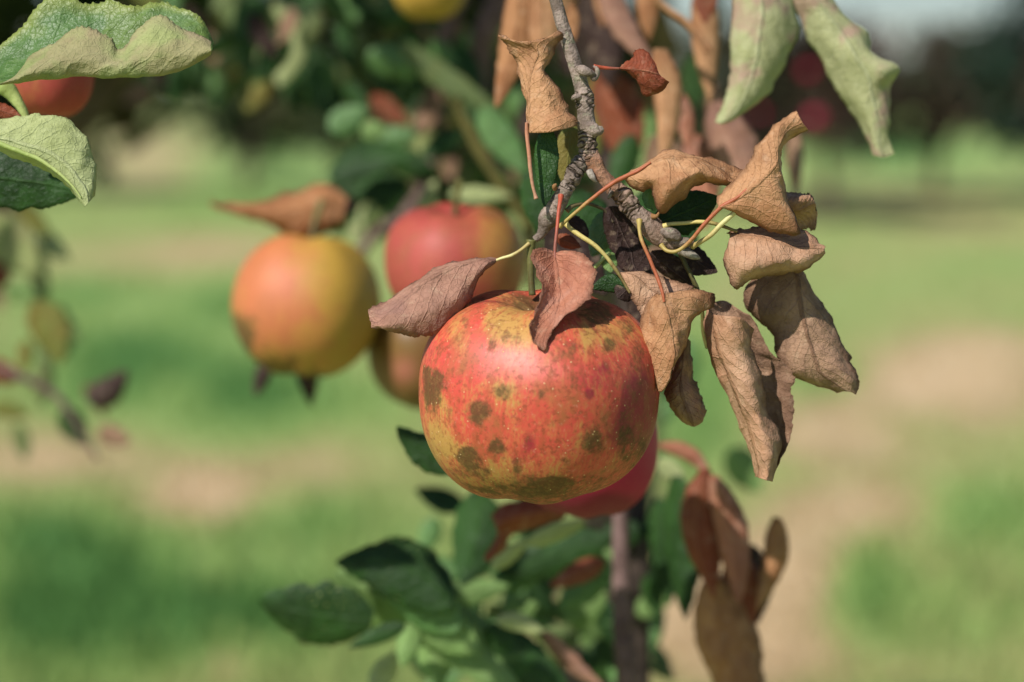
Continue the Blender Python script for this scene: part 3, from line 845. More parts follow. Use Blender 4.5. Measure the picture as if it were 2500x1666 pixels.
gleaf('small dull red leaf at the top edge left of the first pale leaf', (1725, -50), (1722, 58), 62, 0.178, (DRY_RED, DRY_RED), curl=.5)
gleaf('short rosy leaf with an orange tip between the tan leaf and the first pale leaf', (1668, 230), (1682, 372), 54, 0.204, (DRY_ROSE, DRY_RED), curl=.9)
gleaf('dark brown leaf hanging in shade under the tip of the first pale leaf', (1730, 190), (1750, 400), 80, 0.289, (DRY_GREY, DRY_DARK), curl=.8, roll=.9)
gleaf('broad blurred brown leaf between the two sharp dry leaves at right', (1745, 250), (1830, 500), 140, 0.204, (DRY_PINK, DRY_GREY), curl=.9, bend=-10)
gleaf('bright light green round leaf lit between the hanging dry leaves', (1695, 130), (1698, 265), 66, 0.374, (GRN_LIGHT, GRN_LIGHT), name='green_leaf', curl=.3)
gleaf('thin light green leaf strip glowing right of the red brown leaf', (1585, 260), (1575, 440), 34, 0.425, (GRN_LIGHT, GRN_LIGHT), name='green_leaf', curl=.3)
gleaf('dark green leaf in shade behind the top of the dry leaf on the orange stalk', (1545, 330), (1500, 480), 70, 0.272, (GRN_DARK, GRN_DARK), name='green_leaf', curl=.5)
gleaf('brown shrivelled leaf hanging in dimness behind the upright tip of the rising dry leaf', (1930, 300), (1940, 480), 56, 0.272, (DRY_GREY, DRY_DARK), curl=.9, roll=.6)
tw = add_tube('twig', reg(11, [(720, 0), (860, 110), (1000, 220), (1150, 420)]), 9, DRY, .18)
tag(tw, 'thin pale tan twig slanting down behind the reddish brown hanging leaf', 'twig')

# the two pale woolly leaves at the top right
P1 = rnet(8, [[(380, -90, 60), (480, -90, 10), (580, -90, 0), (680, -90, 20), (790, -90, 60)],
              [(375, 100, 55), (470, 100, 5), (580, 100, -5), (700, 100, 15), (815, 100, 60)],
              [(375, 260, 50), (450, 250, 5), (560, 250, -5), (690, 240, 15), (835, 210, 60)],
              [(370, 420, 45), (440, 410, 0), (540, 410, -5), (640, 400, 10), (750, 380, 50)],
              [(350, 560, 40), (420, 560, 0), (500, 560, 0), (590, 550, 10), (690, 520, 45)],
              [(325, 680, 30), (380, 690, 0), (450, 690, 0), (530, 680, 15), (620, 640, 40)],
              [(285, 790, 20), (330, 800, 0), (380, 790, 0), (440, 770, 15), (500, 730, 30)],
              [(262, 815, 10), (285, 830, 0), (305, 842, 0), (325, 838, 5), (350, 825, 10)]])
leaf('pale green woolly leaf with a brownish blush, left one of the hanging pale pair', P1, (GRN_ROSY, GRN_MID), .10, name='green_leaf', ribs=.0002, crumple=.0007, cfreq=60, serr=(22, .0005))
P2 = rnet(8, [[(750, -90, 60), (830, -90, 10), (900, -90, 0), (960, -90, 10), (1010, -90, 40)],
              [(830, 100, 60), (930, 90, 10), (1010, 80, 0), (1080, 70, 10), (1130, 80, 40)],
              [(900, 270, 60), (1010, 250, 10), (1120, 220, 0), (1230, 200, 20), (1300, 220, 60)],
              [(980, 420, 60), (1090, 390, 5), (1200, 360, -15), (1290, 340, 10), (1330, 380, 50)],
              [(1060, 570, 60), (1170, 530, 10), (1290, 500, -10), (1400, 470, -20), (1500, 450, 10)],
              [(1150, 720, 60), (1230, 680, 10), (1320, 640, 0), (1400, 610, 10), (1450, 590, 40)],
              [(1240, 850, 50), (1300, 820, 5), (1360, 800, 0), (1410, 780, 10), (1447, 770, 30)],
              [(1300, 960, 40), (1340, 950, 0), (1380, 940, 0), (1420, 930, 10), (1440, 925, 20)],
              [(1335, 1050, 30), (1370, 1060, 0), (1400, 1068, 0), (1440, 1060, 5), (1480, 1042, 10)]])
leaf('long pale green leaf with rosy bulges, right one of the hanging pale pair', P2, (GRN_ROSY, GRN_MID), .085, name='green_leaf', ribs=.0002, crumple=.0007, cfreq=60, serr=(22, .0005))

# dim foliage between the left leaves and the twig
gleaf('long yellow green leaf slanting down to the right left of the sharp folded leaf', px(9, 1180, 330), px(9, 2010, 900), 64, .4, (GRN_DULL, GRN_OLIVE), name='green_leaf', curl=.5, bend=10)
gleaf('dark green drooping leaf just above the golden apple fruit pair, very dark in its middle', px(9, 640, 1330), px(9, 1300, 1180), 96, .34, (GRN_DARK, GRN_DARK), name='green_leaf', curl=.5, bend=-20, roll=-.5)
gleaf('broad dark green leaf lying above the red apple behind', px(9, 1240, 1420), px(9, 620, 1400), 90, .36, (GRN_DARK, GRN_DARK), name='green_leaf', curl=.5, roll=.4)
gleaf('blue green leaf in the dim foliage left of the long yellow green leaf', px(9, 930, 420), px(9, 1360, 560), 88, .42, (GRN_MID, GRN_DARK), name='green_leaf', curl=.5, roll=.3)
gleaf('pale green leaf with soft highlights above the dark drooping leaf', px(9, 640, 1000), px(9, 930, 830), 74, .40, (GRN_MID, GRN_LIGHT), name='green_leaf', curl=.4)
gleaf('small bright green leaf beside the pale green one above the dark drooping leaf', px(9, 880, 1010), px(9, 1080, 1000), 52, .38, (GRN_LIGHT, GRN_LIGHT), name='green_leaf', curl=.4)
gleaf('rust brown leaf in the middle of the dim foliage', px(9, 960, 740), px(9, 1250, 960), 50, .44, (DRY_RED, DRY_GREY), curl=.6)
gleaf('dull green leaf under the rust brown one', px(9, 1020, 1090), px(9, 1310, 1020), 60, .42, (GRN_MID, GRN_DARK), name='green_leaf', curl=.4)
gleaf('green leaf drooping towards the dark hanging leaf at the twig', px(9, 1800, 830), px(9, 2140, 1330), 84, .33, (GRN_MID, GRN_LIGHT), name='green_leaf', curl=.5)
gleaf('pale leaf end glowing below the shiny spot left of the olive stem', px(9, 1330, 1180), px(9, 1440, 900), 44, .5, (GRN_UNDER, GRN_UNDER), name='green_leaf', curl=.4)
gleaf('pale rounded leaf in the dim foliage far left of the twig', px(9, 470, 420), px(9, 720, 640), 70, .8, (GRN_PALE, GRN_PALE), name='green_leaf', curl=.3)
gleaf('yellowish leaf above the red apple close to its right shoulder', px(9, 1560, 1490), px(9, 2040, 1500), 42, .34, (GRN_PALE, GRN_LIGHT), name='green_leaf', curl=.4)
gleaf('pale greyish leaf tip poking up between the yellow and the red apple', px(6, 1370, 320), px(6, 1480, 100), 40, .36, (GRN_PALE, DRY_PINK), name='green_leaf', curl=.5)
gleaf('pale straw leaf scrap right of the brown leaf on the yellow apple', px(6, 960, 130), px(6, 1110, 230), 44, .36, (GRN_PALE, GRN_OLIVE), name='green_leaf', curl=.5)
gleaf('small straw coloured leaf scrap between the tops of the yellow and the red apple', px(6, 960, 360), px(6, 1010, 480), 36, .36, (GRN_PALE, GRN_OLIVE), name='green_leaf', curl=.5)
gleaf('shaded brown leaf below the russet leaf and left of the tall rolled leaf', (1600, 330), (1680, 520), 120, .26, (DRY_GREY, DRY_DARK), curl=.7)
gleaf('dull brown leaf hanging behind the right end of the broad tan leaf', (1690, 330), (1720, 560), 110, .22, (DRY_ROSE, DRY_GREY), curl=.8, roll=.3)
gleaf('blackish leaf behind the upper part of the twig, left of the blackish withered one', (1400, -60), (1390, 190), 90, .30, (DRY_DARK, DRY_DARK), curl=.6)
gleaf('dark green leaf in shade behind the left fork of the twig', (1290, 420), (1400, 640), 110, .12, (GRN_DARK, GRN_DARK), name='green_leaf', curl=.5)
gleaf('dark brown leaf in shade behind the winged tan leaf', (1560, 640), (1590, 840), 100, .07, (DRY_DARK, DRY_GREY), curl=.7)
gleaf('very dark green leaf in the gap between the two forks, behind the shade-darkened cupped leaf', (1400, 470), (1480, 700), 150, .12, (GRN_DARK, GRN_DARK), name='green_leaf', curl=.4)
gleaf('dark green leaf in shade behind the woolly right fork', (1560, 470), (1700, 640), 150, .13, (GRN_DARK, GRN_DARK), name='green_leaf', curl=.4)
gleaf('brown shaded leaf behind the straw yellow stalk', (1340, 560), (1480, 720), 120, .09, (DRY_DARK, GRN_DARK), curl=.5)
gleaf('withered brown leaf behind the pointed wide brown leaf, left of its corner', (1600, 600), (1640, 760), 90, .12, (DRY_GREY, DRY_DARK), curl=.5)
# dim leaves of the branches farther in, too many alike to tell apart
r9 = np.random.default_rng(91); far_leaves = []
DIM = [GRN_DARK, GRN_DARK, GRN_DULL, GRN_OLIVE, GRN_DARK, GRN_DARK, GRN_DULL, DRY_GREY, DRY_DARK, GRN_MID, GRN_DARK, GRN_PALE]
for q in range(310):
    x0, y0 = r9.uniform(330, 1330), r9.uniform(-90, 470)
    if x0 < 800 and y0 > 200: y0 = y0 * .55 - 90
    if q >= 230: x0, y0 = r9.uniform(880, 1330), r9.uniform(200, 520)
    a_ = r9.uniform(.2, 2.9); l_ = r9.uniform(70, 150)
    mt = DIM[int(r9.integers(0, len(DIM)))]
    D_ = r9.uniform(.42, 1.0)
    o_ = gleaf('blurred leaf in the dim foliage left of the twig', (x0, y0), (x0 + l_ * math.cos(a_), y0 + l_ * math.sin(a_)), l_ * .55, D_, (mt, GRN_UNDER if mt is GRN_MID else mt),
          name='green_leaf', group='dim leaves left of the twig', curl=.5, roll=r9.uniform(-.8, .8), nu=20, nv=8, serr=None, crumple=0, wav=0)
    if D_ > .62: far_leaves.append(o_)
# the farthest and smallest of them blur into one mass
import bmesh
bm = bmesh.new(); fm = []
for o_ in far_leaves:
    n0 = len(bm.faces); nv0 = len(bm.verts)
    bm.from_mesh(o_.data)
    bm.verts.ensure_lookup_table(); bm.faces.ensure_lookup_table()
    for v in bm.verts[nv0:]: v.co += o_.location
    for m_ in o_.data.materials:
        if m_ not in fm: fm.append(m_)
    for f in bm.faces[n0:]: f.material_index = fm.index(o_.data.materials[f.material_index])
me_ = bpy.data.meshes.new('dim_foliage'); bm.to_mesh(me_); bm.free()
for m_ in fm: me_.materials.append(m_)
for o_ in far_leaves: bpy.data.objects.remove(o_)
fo_ = bpy.data.objects.new('dim_foliage', me_); COL.objects.link(fo_)
tag(fo_, 'dense blurred mass of dark leaves farthest behind the twig and the rear apples', 'foliage', kind='stuff')
# the branch that carries the apples behind
V_ = add_tube('branch', [(*px(6, 1000, 560), 0), (*px(6, 1120, 420), 0), (*px(6, 1330, 260), 10), (*px(9, 1480, 1000), 20), (*px(9, 1440, 600), 30), (*px(9, 1560, 200), 30), (*px(9, 1680, -80), 30)], [12, 15, 17, 17, 18, 20, 24], BARK_DARK, .5)
tag(V_, 'thin brown branch rising behind from the yellow apple to the top edge', 'branch')
V_ = add_tube('branch', [(*px(9, 2010, -120), 0), (*px(9, 1860, 200), 0), (*px(9, 1800, 440), 10), (1180, 330, 30)], [42, 34, 26, 10], BARK_DARK, .5)
tag(V_, 'thick dark violet brown branch at the top left of the sharp folded leaf', 'branch')
V_ = add_tube('branch', [(*px(9, 1600, 760), 0), (*px(9, 1760, 1100), 0), (*px(9, 1960, 1430), 0), (1290, 560, 0), (1292, 700, 0)], [13, 15, 15, 11, 8], SHOOT_OLIVE, .36)
tag(V_, 'olive green shoot sloping down behind towards the stalk of the large apple', 'shoot')

# the dry leaf on the yellow apple and the two tips under it
Y1 = rnet(6, [[(930, 190, 10), (925, 230, 0), (920, 270, 0), (915, 300, 0), (905, 330, 20)],
              [(800, 95, 40), (800, 160, 0), (790, 230, -20), (770, 320, -20), (750, 400, 20)],
              [(700, 120, 40), (690, 190, 0), (670, 270, -30), (640, 350, -20), (600, 420, 20)],
              [(560, 180, 30), (550, 230, 0), (530, 290, -30), (510, 350, -20), (490, 390, 20)],
              [(380, 218, 20), (375, 245, 0), (370, 280, -15), (370, 310, -10), (375, 345, 10)],
              [(220, 232, 10), (215, 248, 0), (212, 265, -5), (212, 280, 0), (215, 300, 5)],
              [(80, 222, 0), (82, 230, 0), (85, 238, 0), (88, 246, 0), (90, 254, 0)]])
Y1[..., 1] += 4
Y1[:3, 3:, 1] += 16
leaf('rusty brown leaf with a long point to the left lying over the yellow apple', Y1, (DRY_ORANGE, DRY_RED), .325, crumple=.001, cfreq=60)
gleaf('narrow dark brown leaf tip hanging below the left side of the yellow apple', (660, 860), (624, 966), 40, .35, (DRY_DARK, DRY_DARK), curl=.7, blunt=.25)
gleaf('pointed dark olive leaf tip hanging below the middle of the yellow apple', (748, 880), (759, 992), 60, .35, (DRY_DARK, DRY_DARK), curl=.6, shape=.7)

gleaf('dark brown shrivelled leaf right of the rusty long pointed one on the yellow apple', px(6, 980, 170), px(6, 760, 390), 74, .36, (DRY_DARK, DRY_RED), curl=.7)
# blurred shoot at the left edge
D_L = .48
V_ = add_tube('shoot', [(-60, 880, 0), (60, 925, 0), (140, 970, 0), (200, 1060, 0), (240, 1120, 0)], [11, 10, 9, 8, 5], BARK_DARK, D_L)
tag(V_, 'blurred grey shoot reaching in from the left edge', 'shoot')
gleaf('olive leaf with a brown tip on the blurred shoot at left', px(10, 190, 640), px(10, 340, 980), 110, D_L, (GRN_OLIVE, DRY_ORANGE), name='green_leaf', curl=.6, roll=.4)
gleaf('dark brown folded leaf on the blurred shoot at left, rightmost of its leaves', px(10, 480, 1190), px(10, 700, 1020), 80, D_L, (DRY_DARK, GRN_OLIVE), curl=.8, bend=10)
gleaf('maroon leaf end at the left edge below the olive leaf', px(10, -120, 1000), px(10, 130, 1060), 66, D_L, (DRY_RED, DRY_DARK), curl=.6)
gleaf('blue grey leaf at the lower end of the blurred shoot at left', px(10, 340, 1230), px(10, 470, 1430), 70, D_L, (GRN_DARK, GRN_DARK), name='green_leaf', curl=.6)
gleaf('small brown leaf tip at the very end of the blurred shoot at left', px(10, 540, 1350), px(10, 720, 1410), 54, D_L, (DRY_GREY, DRY_DARK), curl=.6)
gleaf('grey green leaf at the left edge under the sharp pale leaf', px(10, -100, 200), px(10, 210, 480), 130, .5, (GRN_UNDER, GRN_PALE), name='green_leaf', curl=.4)
gleaf('round yellow green leaf at the left edge above the olive leaf', px(10, 40, 580), px(10, 200, 600), 60, .5, (GRN_LIGHT, GRN_LIGHT), name='green_leaf', curl=.3)
gleaf('brown red leaf cut by the left edge under the grey green one', px(10, -140, 480), px(10, 60, 520), 90, .5, (DRY_RED, DRY_DARK), curl=.5)
gleaf('straw coloured leaf scrap left of the tip of the sharp pale leaf', px(10, 110, 240), px(10, 250, 320), 60, .6, (GRN_PALE, GRN_OLIVE), name='green_leaf', curl=.4)

r7 = np.random.default_rng(17)
for q in range(16):
    x0, y0 = r7.uniform(-60, 230), r7.uniform(500, 1040)
    x0 = min(x0, 40 + (y0 - 480) * .4)
    a_ = r7.uniform(.2, 2.2); l_ = r7.uniform(80, 140); mt = [GRN_DULL, GRN_OLIVE, GRN_PALE, GRN_DARK, DRY_GREY, GRN_DULL][q % 6]
    gleaf('faint blurred leaf of the drooping shoot at the left edge', (x0, y0), (x0 + l_ * math.cos(a_), y0 + l_ * math.sin(a_)), l_ * .5, r7.uniform(.48, .72), (mt, mt), name='green_leaf',
          group='leaves of the blurred shoot at left', curl=.6, roll=r7.uniform(-.8, .8), nu=20, nv=8, serr=None, crumple=0, wav=0)
# the shoot growing below the large apple
DB = .20
V_ = add_tube('shoot', [(1512, 1180, 0), (1515, 1330, 0), (1520, 1480, 0), (1528, 1620, 0), (1536, 1760, 0)], [20, 22, 25, 28, 31], BARK_DARK, .24)
tag(V_, 'upright violet grey shoot rising from the bottom edge under the crimson apple', 'shoot')
tb = P(np.array([1572., 1760., 0.]), .34); tb = np.array([tb[0], tb[1], 0.0])
own = tag(empty('apple_tree', tb), 'young apple tree with a dark slender trunk behind the violet grey shoot, unseen shading crown', 'tree')
TP = np.vstack([tb[None], P(np.array([(1556, 1760, 0), (1550, 1500, 0), (1556, 1130, 0), (1540, 800, 10), (1480, 400, 20), (1440, 0, 30), (1400, -700, 60)], float), .34), [[-.02, 1.12, 1.80]]])
V3, F3, UV3, _ = tube_mesh(TP, np.array([42, 32, 30, 28, 28, 28, 28, 26, 10]) * U * 1.5, 16, 90)
link_mesh('trunk', V3, F3, plain_bark('dark_trunk_bark', lin('#342A26'), lin('#4A3E38'), 60.0), own, tb, uv=UV3)
def overhead(n):  # unseen leaves added above the view to shade background and block sky light
    r = np.random.default_rng(5)
    pos = np.stack([r.uniform(-1.3, 1.2, n), r.uniform(.80, 2.7, n), r.uniform(1.74, 2.25, n)], 1)
    pos[:620] = np.stack([r.uniform(-.75, .12, 620), r.uniform(.86, 1.75, 620), r.uniform(1.64, 1.98, 620)], 1)
    a = r.normal(0, 1, (n, 3)); a[:, 2] -= .3; a /= np.linalg.norm(a, axis=1)[:, None]
    b = np.cross(a, r.normal(0, 1, (n, 3))); b /= np.linalg.norm(b, axis=1)[:, None]
    c = np.cross(a, b); L = .075 * r.uniform(.7, 1.2, n)[:, None]
    v = np.stack([pos, pos + a * L * .25 + b * L * .2, pos + a * L * .6 + b * L * .26 + c * L * .1, pos + a * L, pos + a * L * .6 - b * L * .26 + c * L * .1, pos + a * L * .25 - b * L * .2], 1).reshape(-1, 3)
    link_mesh('crown', v, np.arange(6 * n).reshape(n, 6), CR_GREEN, own, tb, attrs={'var': np.repeat(np.clip(r.normal(.45, .25, n), 0, 1), 6)})
overhead(6500)
gleaf('dark green pointed leaf farthest left on the shoot below the large apple', px(7, 520, 830), px(7, 50, 745), 168, DB, (GRN_DARK, GRN_UNDER), name='green_leaf', curl=.5, roll=-.3, bend=-14)
gleaf('broad dark green leaf arching over its light green neighbours below the large apple', px(7, 850, 760), px(7, 370, 590), 180, DB - .01, (GRN_DARK, GRN_UNDER), name='green_leaf', curl=.7, bend=46, roll=.35)
gleaf('light green leaf lying under the broad arching leaf', px(7, 800, 840), px(7, 370, 630), 190, DB + .015, (GRN_LIGHT, GRN_LIGHT), name='green_leaf', curl=.5, bend=-10, roll=-.4)
gleaf('light green leaf spreading below the broad arching leaf, nearest the middle of the cluster', px(7, 880, 860), px(7, 560, 720), 120, DB - .005, (GRN_MID, GRN_LIGHT), name='green_leaf', curl=.4, bend=14, roll=-.2)
gleaf('light green leaf pointing down right from the middle of the light green cluster', px(7, 700, 800), px(7, 960, 960), 120, DB, (GRN_LIGHT, GRN_MID), name='green_leaf', curl=.4, roll=.2)
gleaf('soft green leaf spreading right under the hooked brown leaf', px(7, 860, 600), px(7, 1080, 520), 90, DB + .05, (GRN_MID, GRN_LIGHT), name='green_leaf', curl=.4)
gleaf('soft green leaf beside the trunk under the orange brown leaf', px(7, 1320, 840), px(7, 1480, 720), 80, DB + .08, (GRN_LIGHT, GRN_MID), name='green_leaf', curl=.4)
gleaf('cream leaf at the bottom edge between two light green leaves of the cluster', px(7, 520, 1120), px(7, 620, 960), 60, DB + .03, (GRN_PALE, GRN_PALE), name='green_leaf', curl=.4)
gleaf('small blackish green leaf pointing left under the light green leaves', px(7, 650, 850), px(7, 420, 945), 46, DB, (GRN_DARK, GRN_DARK), name='green_leaf', curl=.7)
gleaf('narrow light green leaf hanging beneath the light green cluster', px(7, 690, 840), px(7, 640, 1020), 60, DB, (GRN_LIGHT, GRN_LIGHT), name='green_leaf', curl=.6)
gleaf('large light green leaf reaching the bottom edge below the cluster', px(7, 780, 780), px(7, 1120, 1120), 150, DB + .01, (GRN_LIGHT, GRN_MID), name='green_leaf', curl=.5, roll=-.3)
gleaf('green leaf cut by the bottom edge left of the large light green leaf', px(7, 760, 880), px(7, 800, 1110), 90, DB + .02, (GRN_LIGHT, GRN_LIGHT), name='green_leaf', curl=.5)
gleaf('dark green leaf hanging straight down below the left of the large apple', px(7, 960, 300), px(7, 880, 690), 150, DB + .03, (GRN_DARK, GRN_MID), name='green_leaf', curl=.6, bend=-14, roll=.3)
R1_ = rnet(7, [[(1330, 330, 0), (1320, 370, -10), (1310, 410, 0)], [(1210, 330, 10), (1200, 390, -20), (1190, 450, 10)], [(1090, 350, 10), (1100, 410, -20), (1110, 470, 10)],
               [(1010, 395, 10), (1040, 440, -20), (1080, 490, 10)], [(1030, 480, 10), (1040, 510, -10), (1060, 540, 10)], [(975, 575, 0), (985, 585, 0), (995, 592, 0)]])
leaf('red brown curled leaf with a hooked tail just under the large apple', R1_, (DRY_RED, DRY_ORANGE), DB - .02, crumple=.001, cfreq=60)
gleaf('pale cream leaf edge under the red brown curled leaf, the longer of two', px(7, 1150, 520), px(7, 1390, 430), 44, DB, (GRN_PALE, GRN_UNDER), name='green_leaf', curl=.6, roll=.4, blunt=.3)
gleaf('pale cream leaf edge beside the hooked tail, the shorter of two', px(7, 1010, 620), px(7, 1150, 510), 40, DB, (GRN_PALE, GRN_UNDER), name='green_leaf', curl=.6, roll=.4, blunt=.3)
gleaf('dark green leaf lying crosswise under the crimson apple', px(7, 1480, 500), px(7, 1040, 640), 120, DB + .04, (GRN_DARK, GRN_MID), name='green_leaf', curl=.6)
gleaf('bluish green leaf lit softly beneath the pale cream edges', px(7, 1010, 690), px(7, 1260, 590), 80, DB + .06, (GRN_MID, GRN_LIGHT), name='green_leaf', curl=.5)
gleaf('light green leaf right of the broad arching leaf', px(7, 780, 740), px(7, 1080, 690), 70, DB + .03, (GRN_LIGHT, GRN_MID), name='green_leaf', curl=.5)
gleaf('orange brown leaf left of the violet grey shoot', px(7, 1470, 590), px(7, 1250, 690), 58, DB + .02, (DRY_RED, DRY_ORANGE), curl=.6)
gleaf('green leaf under the orange brown one beside the violet grey shoot', px(7, 1470, 640), px(7, 1280, 780), 80, DB + .06, (GRN_MID, GRN_DARK), name='green_leaf', curl=.5)
gleaf('dark green leaf cut by the bottom edge left of the violet grey shoot', px(7, 990, 860), px(7, 1330, 1120), 120, DB + .01, (GRN_DARK, GRN_DARK), name='green_leaf', curl=.5, bend=14)
gleaf('cream coloured leaf rim sloping to the bottom edge left of the violet grey shoot', px(7, 1220, 880), px(7, 1480, 1120), 54, DB + .015, (DRY_PINK, GRN_PALE), curl=.6, roll=.5, bend=12)
gleaf('pale cream leaf scrap above the dark green leaf at the bottom edge', px(7, 1030, 830), px(7, 1220, 880), 48, DB, (GRN_PALE, DRY_PINK), name='green_leaf', curl=.5, bend=-8)
gleaf('light green leaf below the pale cream scrap edges', px(7, 1060, 800), px(7, 1200, 770), 70, DB + .05, (GRN_LIGHT, GRN_MID), name='green_leaf', curl=.4)
gleaf('pale green bud like leaf top right of the violet grey shoot', px(7, 1600, 430), px(7, 1690, 430), 52, .34, (GRN_LIGHT, GRN_PALE), name='green_leaf', curl=.3)
gleaf('dull green leaf under the bud like leaf right of the violet grey shoot', px(7, 1590, 560), px(7, 1670, 520), 52, .34, (GRN_MID, GRN_MID), name='green_leaf', curl=.3)
gleaf('mid green leaf right of the dark trunk, middle one of three', px(7, 1640, 690), px(7, 1730, 560), 54, .34, (GRN_MID, GRN_DARK), name='green_leaf', curl=.3)
gleaf('bright green leaf right of the dark trunk, lowest of three', px(7, 1610, 810), px(7, 1760, 690), 60, .32, (GRN_LIGHT, GRN_MID), name='green_leaf', curl=.3)
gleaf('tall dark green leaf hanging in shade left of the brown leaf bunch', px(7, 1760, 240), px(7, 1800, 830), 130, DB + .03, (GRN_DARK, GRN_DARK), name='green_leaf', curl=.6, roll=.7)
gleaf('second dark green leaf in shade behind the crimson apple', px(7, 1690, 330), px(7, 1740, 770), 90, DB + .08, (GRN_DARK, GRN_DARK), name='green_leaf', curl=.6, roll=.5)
r8 = np.random.default_rng(33)
LOW = [GRN_DARK, GRN_MID, GRN_DARK, GRN_DULL, GRN_DARK, GRN_MID, GRN_LIGHT]
for q in range(56):
    x0, y0 = r8.uniform(1010, 1620), r8.uniform(1230, 1660)
    a_ = r8.uniform(0, math.tau); l_ = r8.uniform(90, 150); mt = LOW[q % len(LOW)]
    gleaf('blurred leaf in the thick of the low leafy clump under the apple', (x0, y0), (x0 + l_ * math.cos(a_), y0 + l_ * math.sin(a_)), l_ * .58, r8.uniform(.25, .40), (mt, mt), name='green_leaf',
          group='leaves deep in the low clump', curl=.5, roll=r8.uniform(-.7, .7), nu=24, nv=10, serr=None, crumple=0, wav=0)
# brown bunch at lower right
gleaf('long brown leaf with a wavy left side in the lower right bunch', px(12, 760, 340), px(12, 800, 1080), 150, DB - .01, (DRY_RED, DRY), curl=1.35, twist=.7, bend=34, shape=1.1)
gleaf('pinkish rolled leaf strip in the lower right bunch right of the wavy one', px(12, 800, 380), px(12, 950, 1130), 104, DB - .015, (DRY_ROSE, DRY_PINK), curl=1.2, bend=-20)
gleaf('long orange brown rolled leaf reaching the bottom edge', px(12, 800, 980), px(12, 1030, 1900), 200, DB, (DRY_ORANGE, DRY), curl=1.5, twist=.4, bend=10, shape=.8, blunt=.3)
gleaf('orange brown narrow leaf standing at the right of the lower right bunch', px(12, 1170, 620), px(12, 1060, 1150), 84, DB, (DRY_ORANGE, DRY_RED), curl=1.3, twist=-.6, bend=-22)
gleaf('dark brown leaf in shade inside the lower right bunch', px(12, 1000, 780), px(12, 1060, 1230), 110, DB + .02, (DRY_DARK, DRY_RED), curl=.8)
gleaf('brown leaf in the lower right bunch between the pinkish strip and the narrow orange leaf', px(12, 960, 830), px(12, 960, 1330), 120, DB + .005, (DRY_RED, DRY), curl=.9)
gleaf('mauve brown arched leaf right of the crimson apple', px(12, 480, 200), px(12, 800, 400), 44, DB + .03, (DRY_ROSE, DRY_GREY), curl=.9, bend=-22)
gleaf('pale olive leaf under the mauve arched one', px(12, 480, 300), px(12, 640, 400), 52, DB + .05, (GRN_PALE, DRY_ORANGE), name='green_leaf', curl=.6)
gleaf('bright green leaf lit beyond the rolled brown leaf at right', px(12, 900, 230), px(12, 1080, 480), 90, .5, (GRN_LIGHT, GRN_MID), name='green_leaf', curl=.4)
gleaf('green leaf patch seen between the hanging dry leaf tips at right', (1690, 830), (1620, 1040), 84, .45, (GRN_MID, GRN_LIGHT), name='green_leaf', curl=.4)
gleaf('dark green leaf peeping out left of the large apple', px(7, 860, 220), px(7, 620, 40), 80, .12, (GRN_DARK, GRN_UNDER), name='green_leaf', curl=.5, bend=-8)
# ------------------------------------------------------------------ the twig in focus
def bark_tube(name, pts, r, parent, origin, seed, steps, sides=40, rings=(), red=None, amp=1.0):
    W = P(pts)
    so = seed * 11.3
    def crack(L, g):
        v = Vector((L * 800 + so, math.cos(g) * .8, math.sin(g) * .8))
        c = 1 - abs(mnoise.noise(v)) * 4.5
        v2 = Vector((L * 260 + so, math.cos(g) * 2.6, math.sin(g) * 2.6))
        c2 = 1 - abs(mnoise.noise(v2)) * 9
        k = min(1, .12 + sum(math.exp(-((L - q) / (ww * 3.0)) ** 2) for q, ww, aa in rings))
        return max(0, min(1, max(c, c2 * .5))) * k
    def bump(L, g):
        n = mnoise.fractal(Vector((L * 200 + so, math.cos(g) * 1.5, math.sin(g) * 1.5)), .9, 2.1, 4)
        f = 1 + amp * (.10 * n - .10 * crack(L, g))
        for q, ww, aa in rings:
            f += aa * math.exp(-((L - q + .0004 * math.sin(g * 2 + q * 9000)) / ww) ** 2)
        return f
    V, F, UV, L = tube_mesh(W, np.asarray(r, float) * U, sides, steps, bump)
    ang = 2 * math.pi * np.arange(sides) / sides
    cr = np.array([[crack(l, g) for g in ang] for l in L])
    ringy = np.zeros(len(L))
    for q, ww, aa in rings: ringy += np.exp(-((L - q) / (ww * 2.5)) ** 2)
    rd = np.interp(L / L[-1], *red) if red else np.zeros(len(L))
    return link_mesh(name, V, F, BARK, parent, origin, uv=UV, attrs={'crack': cr.ravel(), 'ruddy': np.repeat(rd, sides)})

tp = reg(1, [(690, -140, 150), (735, 0, 145), (790, 200, 138), (880, 480, 130), (950, 720, 128), (985, 850, 126), (1000, 1000, 124), (1015, 1140, 122), (1010, 1240, 122), (1020, 1340, 124), (1030, 1430, 126), (1030, 1500, 128)])
tr = np.array([56, 57, 60, 62, 66, 84, 78, 88, 84, 82, 80, 60]) * .2807
base = P(tp[0])
branch = tag(empty('apple_twig', base), 'knotty grey brown twig in sharp focus, forking above the large apple', 'twig')
L_est = np.concatenate([[0], np.cumsum(np.linalg.norm(np.diff(P(tp), axis=0), axis=1))])
rings = [(L_est[5] - .0006, .0005, .13), (L_est[5] + .0012, .0004, .10), (L_est[5] + .0028, .0005, .07), (L_est[7] + .0016, .0006, .10), (L_est[8] + .0004, .0006, .14),
         (L_est[8] + .0022, .0004, -.14), (L_est[9] - .001, .0004, .10), (L_est[9] + .0006, .0004, .10), (L_est[9] + .002, .0005, .08)]
bark_tube('stem', tp, tr, branch, base, 1, 420, 44, rings, ([0, .82, .9, .96, 1], [0, 0, .2, .9, .6]))
lp = reg(13, [(800, 90, 126), (740, 160, 122), (690, 230, 118), (650, 310, 116), (590, 410, 118), (530, 520, 120), (470, 620, 124), (410, 720, 130), (370, 800, 138), (330, 880, 145), (270, 930, 148)])
